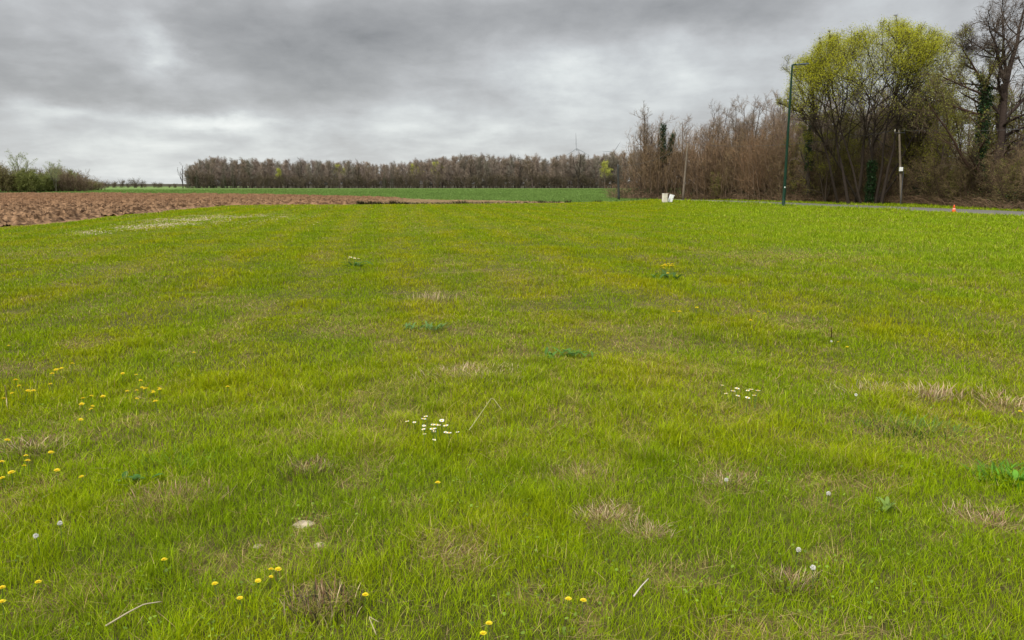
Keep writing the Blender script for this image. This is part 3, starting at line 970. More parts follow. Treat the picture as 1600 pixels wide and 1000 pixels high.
lc = [(-60, bsh, 262, 'brown'), (-30, gsh, 266, 'g'), (-8, bsh, 258, 'b'), (10, osh, 262, 'o'), (22, osh, 268, 'o'), (44, gsh, 266, 'g'), (58, gsh, 268, 'g'), (72, gsh, 272, 'g'), (84, osh, 264, 'o'),
      (96, osh, 266, 'o'), (106, gsh, 267, 'g'), (117, bsh, 268, 'b'), (127, bsh, 269, 'b'), (140, osh, 281, 'o'), (150, bsh, 283, 'b')]
names = {gsh: 'green leafy shrub', osh: 'olive budding shrub', bsh: 'brown bare shrub'}
ordn = ['farthest left', 'second from the left', 'third from the left', 'fourth from the left', 'fifth from the left', 'sixth from the left', 'seventh from the left']
seen = {}
for px, pr, top, _ in lc:
    Y = 148.0 - .12 * (px - 0) + 0; Y = 146 if px < 60 else 146 + (px - 60) * .45
    p = at(px, 300, Y); Hh = max(1.5, at(px, top, Y)[2])
    s = Hh / 5.0
    k = seen.get(names[pr], 0); seen[names[pr]] = k + 1
    place(pr, (p[0], Y + rnd.uniform(-1, 1), 0), rnd.uniform(0, 6), (max(s, .85) * 1.25, max(s, .85) * 1.1, s * 1.1), '%s of the left-edge copse, %s of its colour' % (names[pr], ordn[k]), 'shrubs of the copse at the left edge')
for px, top, lb in ((36, 246, 'tall pale leafing tree rising out of the left-edge copse'), (88, 258, 'lower pale leafing tree rising out of the left-edge copse')):
    p = at(px, 300, 150.0); s = at(px, top, 150.0)[2] / 6.6
    place(ptr, (p[0], 150, 0), rnd.uniform(0, 6), s * 1.05, lb, 'pale trees of the copse at the left edge')
for k, px in enumerate((-40, -10, 8, 24, 40, 56, 72, 88, 104, 120, 134)):
    p = at(px, 300, 153.0)
    place(bsh, (p[0], 153, 0), rnd.uniform(0, 6), (1.0, 1.0, at(px, 263 + max(0, px - 90) * .25, 153)[2] / 5.0), 'brown bare shrub in the back row of the left-edge copse', 'back shrubs of the left copse')

# --- thicket and wood on the right --------------------------------------------------------------
LINE = [G(978, 311.5), G(1060, 311), G(1150, 312.5), G(1250, 315.5), G(1350, 317.3), G(1420, 319), G(1500, 323.5), G(1600, 329), G(1760, 338)]
LINE = np.array(LINE)[:, :2]
seg = np.linalg.norm(np.diff(LINE, axis=0), axis=1); cum = np.concatenate([[0], np.cumsum(seg)]); LTOT = cum[-1]


def online(s):
    p = np.array([np.interp(s, cum, LINE[:, 0]), np.interp(s, cum, LINE[:, 1])])
    q = np.array([np.interp(min(s + .5, LTOT), cum, LINE[:, 0]), np.interp(min(s + .5, LTOT), cum, LINE[:, 1])])
    q0 = np.array([np.interp(max(s - .5, 0), cum, LINE[:, 0]), np.interp(max(s - .5, 0), cum, LINE[:, 1])])
    d = q - q0; d /= np.linalg.norm(d); n = np.array([-d[1], d[0]])
    if n @ p < 0: n = -n
    return p, n


ORB = (.15, .105, .070); ORT = (.235, .150, .088)
th = []
for k in range(4):
    r_ = random.Random(300 + k); st = []
    for _ in range(20):
        a = r_.uniform(0, 6.28); b = r_.uniform(0, 1.3); e = b + r_.uniform(.0, 1.7)
        st.append(((math.cos(a) * b, math.sin(a) * b, 0), (math.cos(a) * e, math.sin(a) * e, r_.uniform(3.0, 5.6)), r_.uniform(.018, .035), .010))
    th.append(make_tree('coppice_shrub', 300 + k, st, [sp(13, .05, 1, 38, .34, .6, 5, .16, .45, .009), sp(7, .1, 1, 40, .5, .7, 3, .2, .3, .0065, minlen=.35)],
                        ORB, [ORT, (.20, .135, .072), (.235, .14, .075), (.19, .135, .07)][k], cat='shrub', K=(4, 3, 3)))
th2 = []
for k in range(2):
    r_ = random.Random(340 + k); st = []
    for _ in range(22):
        a = r_.uniform(0, 6.28); b = r_.uniform(0, 1.3); e = b + r_.uniform(.0, 2.0)
        st.append(((math.cos(a) * b, math.sin(a) * b, 0), (math.cos(a) * e, math.sin(a) * e, r_.uniform(2.4, 5.4)), r_.uniform(.018, .035), .010))
    th2.append(make_tree('tangled_shrub', 340 + k, st, [sp(13, .05, 1, 52, .36, .6, 5, .25, .1, .010), sp(7, .1, 1, 50, .5, .7, 3, .3, .0, .0075, minlen=.35)],
                         (.075, .05, .035), [(.175, .115, .070), (.165, .12, .06)][k], leaf=(700, .05, (.08, .09, .02), (.17, .17, .035), .15, .2), cat='shrub', K=(4, 3, 3)))
bt = []
for k in range(4):
    r_ = random.Random(320 + k)
    st = [((0, 0, 0), (r_.uniform(-.6, .6), r_.uniform(-.6, .6), 8.8), .11, .02), ((.3, 0, 0), (r_.uniform(-1.6, 1.6), r_.uniform(-.6, .6), 7.5), .08, .02), ((-.3, 0, 0), (r_.uniform(-1.8, 1.8), r_.uniform(-.6, .6), 7.0), .07, .02)]
    bt.append(make_tree('bare_tree', 320 + k, st, [sp(15, .15, .98, 42, .38, .5, 6, .15, .5, .016), sp(9, .15, 1, 42, .46, .6, 4, .18, .3, .010), sp(6, .2, 1, 40, .5, .7, 3, .18, .3, .0075, minlen=.35)],
                        (.085, .062, .048), [(.19, .145, .11), (.21, .148, .105), (.18, .145, .112), (.20, .155, .11)][k], K=(6, 4, 3, 3)))


def where(px, row):
    at_ = [(1025, 'left of the dark ivy-clad spire'), (1060, 'behind the two pale cabinets'), (1120, 'around the leaning pale pole'), (1180, 'midway from leaning pole to lamp'),
           (1222, 'just left of the street lamp'), (1260, 'just right of the street lamp'), (1330, 'left of the large yellow-green tree'), (1400, 'by the large yellow-green tree'), (1450, 'right of the pole with the white box'),
           (1520, 'by the leaning ivy-clad tree'), (1600, 'by the bare oak'), (9999, 'past the bare oak')]
    return next(t for lim, t in at_ if px < lim) + (', front rows' if row < 2 else ', deep in the wood')


def right_wood():
    nth = nbt = 0
    # coppice: four rows
    for row, (off, step) in enumerate([(1.5, 1.5), (2.9, 1.6), (4.6, 1.8), (7.0, 2.0), (10.0, 2.4)]):
        s = rnd.uniform(0, 1.5)
        while s < LTOT:
            p, n = online(s); q = p + n * (off + rnd.uniform(-.5, .5))
            px = 800 + q[0] / q[1] * F * .984
            sc = rnd.uniform(.95, 1.3) * (1.0 if px > 1010 else .9) * (1 + .04 * row)
            if px > 1230: sc *= (.62 if row < 2 else .8)
            if px < 994: s += step; continue
            place((th if px < 1225 else th2)[rnd.randrange(4 if px < 1225 else 2)], (q[0], q[1], 0), rnd.uniform(0, 6.28), (sc * 1.1, sc * 1.1, sc),
                  ('bare brown coppice shrub %s' if px < 1225 else 'dark brown tangled shrub %s') % where(px, row), 'coppice shrubs of the roadside thicket')
            nth += 1
            s += step * rnd.uniform(.75, 1.25)
    for row, (off, step) in enumerate([(3.5, 1.8), (6.5, 1.9), (10.5, 2.2), (15, 2.7), (20, 3.2)]):
        s = rnd.uniform(0, 1.5)
        while s < LTOT:
            p, n = online(s); q = p + n * (off + rnd.uniform(-.8, .8))
            px = 800 + q[0] / q[1] * F * .984
            top = np.interp(px, [970, 985, 1000, 1040, 1100, 1160, 1210, 1260, 1440, 1500, 1560, 1640], [205, 190, 182, 182, 176, 168, 162, 165, 140, 120, 110, 100]) + rnd.uniform(-6, 9)
            if px < 994 or (px > 1470 and row < 3): s += step; continue
            Hh = at(px, top, q[1])[2]; sc = Hh / 8.9
            place(bt[rnd.randrange(4)], (q[0], q[1], 0), rnd.uniform(0, 6.28), (sc, sc, sc), 'slender bare tree %s' % where(px, row), 'slender bare trees of the roadside wood')
            nbt += 1
            s += step * rnd.uniform(.7, 1.3)
    print('right wood', nth, nbt)


right_wood()


def brambles():
    """tangle of arching dead stems along the foot of the wood"""
    rng = np.random.default_rng(77)
    mb = MB(); N = 9000
    s = rng.uniform(0, LTOT, N); off = rng.uniform(-.4, 5.5, N) ** 1.0
    P0 = np.zeros((N, 2))
    for i in range(N):
        p, n = online(s[i]); P0[i] = p + n * off[i]
    M = 5; t = np.linspace(0, 1, M)
    yaw = rng.uniform(0, 6.28, N); L = rng.uniform(.5, 1.7, N); hh = rng.uniform(.3, 1.6, N) * np.clip(.5 + off * .25, .5, 1.4)
    X = P0[:, None, 0] + np.cos(yaw)[:, None] * L[:, None] * t; Y = P0[:, None, 1] + np.sin(yaw)[:, None] * L[:, None] * t
    Z = .02 + hh[:, None] * (t * (1.9 - 1.1 * t)) + rng.normal(0, .05, (N, M)) * t
    P = np.stack([X, Y, np.maximum(Z, .02)], -1)
    c = np.array([.16, .105, .065]) * rng.uniform(.5, 1.5, N)[:, None]
    tubes(mb, P, np.full((N, M), .008) * rng.uniform(.7, 1.6, N)[:, None], 3, c)
    tag(mb.build('undergrowth', M_twig), 'tangle of dead brown bramble stems at the foot of the roadside wood', 'brambles', kind='stuff')
    m2 = MB(); N = 26000
    s = rng.uniform(0, LTOT, N); off = rng.uniform(.3, 5, N)
    C = np.zeros((N, 3))
    for i in range(0, N, 10):
        p, n = online(s[i]); q = p + n * off[i]
        C[i:i + 10, :2] = q; C[i:i + 10, 2] = rng.uniform(.05, 1.0)
    leafs(rng, m2, C, .06, lambda q: np.array([.045, .065, .022]) * rng.uniform(.4, 1.6, q)[:, None], .28)
    tag(m2.build('bramble_foliage', M_leaf), 'dull green bramble leaves at the foot of the roadside wood', 'bramble leaves', kind='stuff')


brambles()

# the large budding tree: several trunks, wide dome
def big_yellow():
    base = G(1372, 319.5); Y = base[1]
    def rel(px, py): q = at(px, py, Y); return (q[0] - base[0], 0, q[2])
    st = []
    spec_ = [(1325, 316, 1272, 140, .12), (1335, 316, 1325, 110, .14), (1352, 317, 1300, 120, .10), (1362, 318, 1358, 100, .15), (1375, 318, 1388, 130, .18), (1385, 318, 1440, 110, .14), (1392, 318, 1482, 140, .13), (1365, 318, 1258, 170, .10), (1380, 318, 1412, 100, .12), (1388, 318, 1495, 195, .10)]
    rr_ = random.Random(9)
    for a, b, c, d, r0 in spec_:
        p0 = rel(a, b); p1 = rel(c, d)
        st.append(((p0[0], rr_.uniform(-1.2, 1.2), 0), (p1[0], rr_.uniform(-2.5, 2.5), p1[2]), r0, .02))
    top = rel(1370, 35); lo = rel(1370, 190)
    cz = lo[2] * .55 + top[2] * .45 - .9; env = (np.array([.2, 0, cz]), np.array([7.1, 6.0, top[2] - cz + .3]))
    o = make_tree('budding_tree', 400, st, [sp(10, .42, 1, 46, .62, .55, 7, .11, .30, .040, fall=.0), sp(10, .3, 1, 42, .50, .5, 5, .15, .3, .013, fall=.1), sp(7, .2, 1, 42, .55, .55, 4, .17, .3, .009, minlen=.6), sp(3, .2, 1, 36, .5, .6, 3, .15, .2, .007, minlen=.25)],
                  (.036, .027, .021), (.06, .045, .032), env=env, wood_levels=3,  # bark darkened to paint in the shadow the trunks stand in
                  leaf=(260000, .040, (.31, .32, .012), (.50, .50, .025), .10, top[2] * .65), ivy=[(4, .02, .38, .42, 2600)], K=(8, 6, 4, 3, 3),
                  label='large multi-stemmed tree with yellow-green buds and ivy on one trunk, behind the street lamp', cat='tree')
    o.location = (base[0], base[1] + 1.9, 0)
    return o


by = big_yellow()

# ivy-covered trees and the tall bare one at the right edge
def right_trees():
    b = G(1556, 324); Y = b[1] + .5
    def rel(px, py): q = at(px, py, Y); return (q[0] - b[0], q[2])
    def P(px, py, y=0.0): q = rel(px, py); return (q[0], y, max(q[1], 0))
    st = [(P(1550, 330), P(1572, 130), .30, .20), (P(1572, 130), P(1530, 40, -.8), .17, .02), (P(1572, 130), P(1620, -20, .6), .19, .02), (P(1565, 190), P(1660, 100, .5), .13, .04), (P(1558, 235), P(1680, 200, -1.0), .14, .04),
          (P(1573, 125), P(1578, 10, .5), .12, .02), (P(1545, 90, -.6), P(1500, 60, -.5), .06, .02)]
    o = make_tree('bare_oak', 410, st, [sp(11, .2, 1, 50, .46, .5, 7, .17, .2, .022, fall=.2), sp(8, .15, 1, 46, .52, .5, 6, .2, .15, .012, fall=.3), sp(6, .2, 1, 44, .55, .6, 4, .22, .15, .008, minlen=.4), sp(3, .2, 1, 40, .5, .6, 3, .2, .2, .006, minlen=.25)],
                  (.045, .032, .026), (.095, .072, .055), wood_levels=3, K=(8, 6, 4, 3, 3), label='tall bare oak with dark forking trunk at the right edge of the wood', cat='tree')
    o.location = (b[0], Y, 0)
    st = [(P(1537, 326), P(1522, 240), .24, .18), (P(1524, 245), P(1534, 130), .18, .12), (P(1534, 135), P(1490, 70, -.4), .09, .03), (P(1530, 150), P(1450, 120, -.8), .08, .03), (P(1536, 300), P(1440, 165, -.5), .13, .03),
          (P(1526, 180), P(1455, 150, .8), .07, .02), (P(1538, 300), P(1490, 235, -1.2), .10, .03), (P(1534, 132), P(1560, 80, .5), .07, .02)]
    o = make_tree('ivy_clad_tree', 411, st, [sp(10, .2, 1, 46, .42, .5, 6, .15, .25, .018, fall=.2), sp(8, .15, 1, 42, .5, .5, 5, .18, .3, .011, fall=.3), sp(6, .2, 1, 38, .5, .6, 3, .18, .2, .008, minlen=.4)],
                  (.06, .036, .026), (.10, .075, .045), wood_levels=2, K=(8, 5, 4, 3), leaf=(9000, .045, (.16, .17, .03), (.30, .30, .05), .1, 4.2),
                  ivy=[(0, .3, 1.0, .38, 1500), (1, .0, 1.0, .50, 3200), (2, 0, .3, .25, 300)], label='ivy-clad leaning tree with spreading low branches, left of the bare oak', cat='tree')
    o.location = (b[0], Y - .4, 0)
    # ivy stump-like tree left of the lamp
    b2 = G(1268, 315.5); Y2 = b2[1]
    def P2(px, py, y=0.0): q = at(px, py, Y2); return (q[0] - b2[0], y, max(q[2], 0))
    st = [(P2(1268, 315), P2(1268, 205), .20, .17), (P2(1268, 206), P2(1276, 168), .17, .12), (P2(1274, 185), P2(1218, 160, -.3), .11, .045), (P2(1276, 172), P2(1262, 110, .2), .08, .02), (P2(1275, 190), P2(1300, 182), .06, .02), (P2(1276, 172), P2(1230, 105, .5), .06, .02),
          (P2(1274, 187), P2(1300, 120, .8), .07, .02)]
    o = make_tree('ivy_clad_tree', 412, st, [sp(9, .25, 1, 42, .40, .5, 6, .15, .3, .014), sp(7, .15, 1, 40, .45, .5, 5, .16, .3, .009), sp(5, .2, 1, 38, .5, .6, 3, .18, .2, .007, minlen=.4)],
                  (.05, .04, .034), (.10, .085, .06), wood_levels=2, K=(8, 5, 4, 3), leaf=(5000, .045, (.24, .25, .03), (.38, .38, .06), .1, 5.2),
                  ivy=[(0, .45, 1.0, .40, 1700), (1, .0, .7, .30, 900)], label='ivy-clad tree with one long bare limb reaching left past the street lamp', cat='tree')
    o.location = (b2[0], Y2 + .3, 0)
    # dark ivy spire in the thicket
    b3 = at(1036, 310, 82.0)
    H3 = at(1036, 194, 82.0)[2]
    o = make_tree('ivy_clad_tree', 413, [((0, 0, 0), (-.3, 0, H3), .12, .05), ((0, 0, 2.5), (.8, 0, H3 - 1.0), .08, .03)], [sp(8, .3, 1, 40, .2, .5, 5, .15, .3, .014), sp(5, .2, 1, 38, .5, .6, 3, .18, .2, .008)],
                  (.05, .04, .034), (.09, .075, .055), wood_levels=1, K=(6, 4, 3), ivy=[(0, .5, 1.0, .42, 2000), (1, .45, 1.0, .32, 1200)], label='dark ivy-clad spire rising from the left end of the roadside thicket', cat='tree')
    o.location = (b3[0], 82, 0)
    # greenish trees filling in behind
    gt = make_tree('leafing_tree', 414, [((0, 0, 0), (.5, 0, 9.5), .13, .03), ((0, 0, 0), (-2.2, .5, 8.0), .09, .03), ((0, 0, 0), (2.4, -.5, 8.0), .09, .03)],
                   [sp(12, .12, 1, 50, .42, .5, 6, .15, .35, .018), sp(9, .15, 1, 44, .5, .6, 4, .18, .3, .010), sp(5, .2, 1, 38, .5, .6, 3, .18, .2, .0075, minlen=.35)],
                   (.07, .052, .038), (.12, .095, .05), leaf=(9500, .055, (.15, .15, .015), (.28, .27, .03), .16, 1.0), K=(6, 4, 3, 3))
    spots = [(1290, 165, 66, 'olive budding tree behind the thicket, just right of the street lamp'), (1340, 150, 68, 'olive budding tree behind the left stems of the large yellow-green tree'), (1415, 140, 64, 'olive budding tree behind the utility pole with the white box'),
             (1465, 130, 60, 'olive budding tree between the large yellow-green tree and the ivy-clad one'), (1510, 120, 57, 'olive budding tree directly behind the leaning ivy-clad tree'), (1575, 130, 55, 'olive budding tree behind the bare oak trunk'), (1625, 115, 53, 'olive budding tree cut by the right edge of the photo'), (1240, 205, 72, 'low olive budding tree left of the long bare limb')]
    for px, top, Yg, lb in spots:
        p_ = at(px, 310, Yg); s = at(px, top, Yg)[2] / 10.2
        place(gt, (p_[0], Yg, 0), rnd.uniform(0, 6), s, lb, 'olive budding trees in the roadside wood'); gt['category'] = 'tree'
    # dark evergreen bushes low in the wood
    hb = make_tree('evergreen_bush', 415, [((rnd.uniform(-.4, .4), rnd.uniform(-.4, .4), 0), (rnd.uniform(-.9, .9), rnd.uniform(-.9, .9), rnd.uniform(1.6, 2.6)), .04, .015) for _ in range(7)],
                   [sp(9, .1, 1, 45, .4, .6, 4, .15, .2, .01), sp(5, .1, 1, 40, .5, .6, 3, .15, .1, .007)], (.03, .025, .02), (.04, .035, .025), leaf=(5200, .055, (.008, .018, .008), (.022, .040, .014), .09, .05), cat='bush', K=(4, 3, 3))
    for px, py, s, lb in ((1243, 314.5, .95, 'dark evergreen bush just right of the street lamp pole'), (1385, 317, .9, 'dark evergreen bush left of the utility pole with the white box'), (1440, 319, 1.05, 'dark evergreen bush right of the utility pole with the white box'), (1362, 316, .8, 'low dark evergreen bush under the large yellow-green tree')):
        p_ = G(px, py); place(hb, (p_[0] + .3, p_[1] + .6, 0), rnd.uniform(0, 6), s, lb, 'dark evergreen bushes at the foot of the wood')
    ol = make_tree('leafy_shrub', 416, [((rnd.uniform(-.4, .4), rnd.uniform(-.4, .4), 0), (rnd.uniform(-1.1, 1.1), rnd.uniform(-.9, .9), rnd.uniform(2.6, 4.2)), .03, .012) for _ in range(10)],
                   [sp(10, .1, 1, 40, .35, .6, 4, .15, .2, .009), sp(5, .1, 1, 40, .5, .6, 3, .15, .1, .007)], (.07, .055, .03), (.11, .09, .045), leaf=(3200, .05, (.13, .14, .025), (.26, .25, .05), .09, .6), cat='shrub', K=(4, 3, 3))
    for px, py, s, lb in ((1290, 315.5, 1.0, 'olive leafing shrub right of the ivy-clad tree by the lamp'), (1500, 322.5, .7, 'olive leafing shrub low in the wood behind the orange cone'), (1590, 327, .7, 'olive leafing shrub low under the bare oak'), (1122, 312, .65, 'olive tinged shrub at the foot of the thicket, left of the lamp')):
        p_ = G(px, py); place(ol, (p_[0], p_[1] + .4, 0), rnd.uniform(0, 6), s, lb, 'olive leafing shrubs of the roadside wood')


right_trees()


# ------------------------------------------------------------------ street furniture
def rotz(a): return np.array([[math.cos(a), -math.sin(a), 0], [math.sin(a), math.cos(a), 0], [0, 0, 1]])
def roty(a): return np.array([[math.cos(a), 0, math.sin(a)], [0, 1, 0], [-math.sin(a), 0, math.cos(a)]])


def street_lamp():
    b = G(1224, 322.5); Y = b[1]
    H = at(1232, 100, Y)[2]
    r = tag(empty('street_lamp', b), 'tall dark green street lamp with a flat head pointing right', 'street lamp')
    mb = MB(); lathe(mb, [(.0, 0), (.15, 0), (.15, .05), (.115, .08), (.11, 1.4), (.098, 2.2), (.085, 5), (.062, H - .12), (.055, H - .04), (.0, H - .04)], 16)
    mb.build('pole', M_greenpaint, r, smooth=True)
    mb = MB(); box(mb, (0, -.112, .75), (.10, .02, .42), bev=.006); d = mb.build('access_door', M_greenpaint, r)
    mb = MB(); box(mb, (-.02, -.112, 1.35), (.075, .012, .09), bev=.004); mb.build('number_plate', M_white, r)
    mb = MB(); box(mb, (-.11, -.02, 2.45), (.05, .08, .09), bev=.01); mb.build('socket_box', M_lamphead, r)
    t = np.linspace(0, 1, 6); P = np.stack([.0 + .28 * t, 0 * t, H - .08 + .05 * np.sin(t * 1.5)], -1)
    mb = MB(); tubes(mb, P[None], np.full((1, 6), .055), 10, cap=True); a = mb.build('arm', M_greenpaint, r, smooth=True)
    mb = MB(); n = 10; s = np.linspace(0, 1, n)
    prof = np.array([[.26 + .86 * q, .05 + .115 * math.sin(min(q * 2.2, 1) * math.pi / 2) * (1 - .55 * max(0, q - .6) / .4)] for q in s])
    V = []
    for (xx, hw), q in zip(prof, s):
        th_ = .045 + .03 * math.sin(q * 2.6); z = H - .05 + .055 * q
        for yy, zz in ((-hw, 0), (-hw * .6, th_), (hw * .6, th_), (hw, 0), (hw * .8, -.035), (-hw * .8, -.035)):
            V.append([xx, yy, z + zz])
    K = 6
    f = [[k * K + i, (k + 1) * K + i, (k + 1) * K + (i + 1) % K, k * K + (i + 1) % K] for k in range(n - 1) for i in range(K)]
    mb.add(np.array(V), f); mb.f.append(np.array([[i for i in range(K)], [(n - 1) * K + K - 1 - i for i in range(K)]])); mb.mi.append(np.zeros(2, np.int32))
    hd = mb.build('lamp_head', M_lamphead, r)
    mb = MB(); box(mb, (.72, 0, H - .075), (.5, .18, .012)); mb.build('lens', M_white, hd)


street_lamp()


def cabinets():
    b = G(1038.5, 316.3); Y = b[1]
    sc = Y / F
    r = tag(empty('utility_cabinet', b, rz=.25), 'upright cream plastic utility cabinet beside the white leaning one', 'cabinet')
    mb = MB(); box(mb, (0, 0, .36), (.42, .26, .72), bev=.015); mb.build('housing', M_cream, r)
    mb = MB(); box(mb, (0, -.137, .38), (.36, .012, .60), bev=.005); d = mb.build('door', M_cream, r)
    mb = MB(); box(mb, (.13, -.148, .42), (.03, .014, .06), bev=.004); mb.build('lock', M_iron, d)
    mb = MB(); box(mb, (.015, 0, .748), (.47, .31, .045), bev=.012); mb.build('lid', M_cream, r)
    b2 = G(1046.5, 316.1)
    r = tag(empty('utility_cabinet', (b2[0] + .00, b2[1] + .06, 0)), 'bright white utility cabinet leaning right beside the cream one', 'cabinet')
    R_ = roty(math.radians(17))
    mb = MB(); box(mb, R_ @ np.array([0, 0, .33]), (.36, .24, .64), R_, bev=.015); mb.build('housing', M_white, r)
    mb = MB(); box(mb, R_ @ np.array([0, -.127, .34]), (.30, .012, .52), R_, bev=.005); d = mb.build('door', M_white, r)
    mb = MB(); box(mb, R_ @ np.array([.10, -.138, .36]), (.03, .014, .06), R_, bev=.004); mb.build('lock', M_iron, d)
    mb = MB(); box(mb, R_ @ np.array([0.01, 0, .668]), (.41, .28, .04), R_, bev=.01); mb.build('lid', M_white, r)


cabinets()

tops = []


def pole(px, py, tx, ty, mat, label, rad, cross, boxed=False, Y=None):
    b = G(px, py) if Y is None else np.array([at(px, py, Y)[0], Y, 0])
    Y = b[1]; t = at(tx, ty, Y)
    r = tag(empty('utility_pole', (b[0], b[1], 0)), label, 'utility pole')
    dx = t[0] - b[0]; H = t[2]
    s = np.linspace(0, 1, 8)
    P = np.stack([dx * s, 0 * s, H * s], -1); P[0, 2] = -.1
    mb = MB(); tubes(mb, P[None], (rad * (1.1 - .35 * s))[None], 12, cap=True); mb.build('pole', mat, r, smooth=True)
    tp = np.array([dx, 0, H])
    if cross:
        mb = MB(); box(mb, tp + np.array([0, -rad * .9, -.22]), (cross, .05, .05), bev=.01); cr = mb.build('crossarm', M_iron, r)
        for k in (-1, 0, 1):
            mb = MB(); lathe(mb, [(.012, 0), (.012, .07), (.035, .08), (.04, .12), (.02, .15), (.035, .17), (.025, .21)], 10, tp + np.array([k * cross * .44, -rad * .9, -.185]))
            mb.build('insulator', M_cream if k < 0 else M_lamphead, cr, smooth=True)
    else:
        mb = MB(); lathe(mb, [(rad * .85, 0), (rad * .95, .03), (rad * .6, .09), (.01, .12)], 10, tp); mb.build('pole_cap', M_iron, r, smooth=True)
    if boxed:
        q = at(px - 2.5, 264.5, Y); mb = MB(); box(mb, (q[0] - b[0], -rad - .09, q[2]), (.24, .16, .30), bev=.015); bx = mb.build('junction_box', M_white, r)
        mb = MB(); cz = np.linspace(q[2] - .15, .0, 6); tubes(mb, np.stack([np.full(6, dx * .2), np.full(6, -rad * 1.08), cz], -1)[None], np.full((1, 6), .03), 6, cap=True); mb.build('cable_guard', M_iron, r)
    tops.append(np.array([t[0], Y, H]))
    return r


pole(967, 313.2, 965.5, 259, M_poledark, 'short dark wooden pole where the cereal field meets the thicket', .11, 0)
pole(1067, 312.2, 1074.5, 223, M_poleold, 'thin pale wooden pole leaning right in front of the thicket', .11, 0)
pole(1408.5, 320.2, 1405, 203, M_poleold, 'weathered wooden utility pole with crossarm and white box', .09, .8, True)
pole(2050, 330, 2050, 150, M_poleold, 'wooden utility pole further along the lane outside the photo', .125, 1.1, Y=30.0)


def wire(a, b, sag, label):
    s = np.linspace(0, 1, 20)[:, None]
    P = a + (b - a) * s; P[:, 2] -= sag * 4 * (s[:, 0] * (1 - s[:, 0]))
    mb = MB(); tubes(mb, P[None], np.full((1, 20), .011), 5)
    return tag(mb.build('overhead_wire', M_wire), label, 'wire', 'overhead wires along the lane')


wire(tops[0] + np.array([0, 0, -.05]), tops[1] + np.array([0, 0, -.1]), .5, 'overhead wire from the dark pole to the leaning pole')
wire(tops[1] + np.array([0, 0, -.1]), tops[2] + np.array([-.4, -.1, -.05]), .6, 'overhead wire from the leaning pole to the pole with the white box')
wire(tops[2] + np.array([.45, -.1, -.02]), tops[3] + np.array([.4, -.1, -.02]), .5, 'overhead wire leaving the pole with the white box to the right')


def cone():
    b = G(1490, 332.2)
    r = tag(empty('traffic_cone', (b[0], b[1], 0), 0, .85), 'small orange traffic cone at the edge of the lane', 'traffic cone')
    mb = MB(); box(mb, (0, 0, .03), (.34, .34, .04), bev=.012); mb.build('base', M_orange, r)
    mb = MB(); lathe(mb, [(.13, .05), (.105, .16), (.0955, .20)], 18); mb.build('lower_cone', M_orange, r, smooth=True)
    mb = MB(); lathe(mb, [(.097, .20), (.080, .285)], 18); mb.build('band', M_conewhite, r, smooth=True)
    mb = MB(); lathe(mb, [(.0785, .285), (.04, .46), (.032, .50), (.02, .50)], 18); mb.build('upper_cone', M_orange, r, smooth=True)


cone()


def turbine(px, py, Y, Lb, angs, label):
    h = at(px, py, Y)
    r = tag(empty('wind_turbine', (h[0], h[1], 0)), label, 'wind turbine', 'wind turbines beyond the far wood')
    H = h[2]
    mb = MB(); lathe(mb, [(2.3, 0), (1.9, H * .5), (1.3, H - 1)], 16); mb.build('tower', M_turbine, r, smooth=True)
    mb = MB(); box(mb, (0, 2.0, H + .2), (3.2, 8.5, 3.4), bev=.6); mb.build('nacelle', M_turbine, r)
    mb = MB(); s = np.linspace(0, 1, 5); tubes(mb, np.stack([0 * s, -2.3 - 2.2 * s, H + 0 * s], -1)[None], (1.5 * (1 - s ** 2) + .1)[None], 12, cap=True); mb.build('hub', M_turbine, r, smooth=True)
    for a in angs:
        a = math.radians(a); d = np.array([math.cos(a), 0, math.sin(a)]); q = np.array([-math.sin(a), 0, math.cos(a)])
        s = np.array([0, .06, .2, .45, .75, .95, 1.0]); w = np.array([.8, .9, 1.5, 1.15, .75, .45, .2]); th_ = w * .16 + .1
        V = []
        for si, wi, ti in zip(s, w, th_):
            c = np.array([0, -3.4, H]) + d * (1 + si * Lb)
            for u, v in ((-.7, 0), (0, 1), (1.3, 0), (0, -1)):
                V.append(c + q * u * wi + np.array([0, 1, 0]) * v * ti)
        f = [[k * 4 + i, k * 4 + (i + 1) % 4, (k + 1) * 4 + (i + 1) % 4, (k + 1) * 4 + i] for k in range(6) for i in range(4)]
        mb = MB(); mb.add(np.array(V), f); mb.build('blade', M_turbine, r)


turbine(900.5, 232, 2000.0, 39, (93, 213, 333), 'left wind turbine with one blade straight up above the far wood')
turbine(959.5, 237, 2300.0, 34, (178, 58, 298), 'right wind turbine with one blade level, beside the roadside thicket')


# ------------------------------------------------------------------ small plants in the meadow
def gz(p): return float(zf(np.array([p[0]]), np.array([p[1]]))[0])


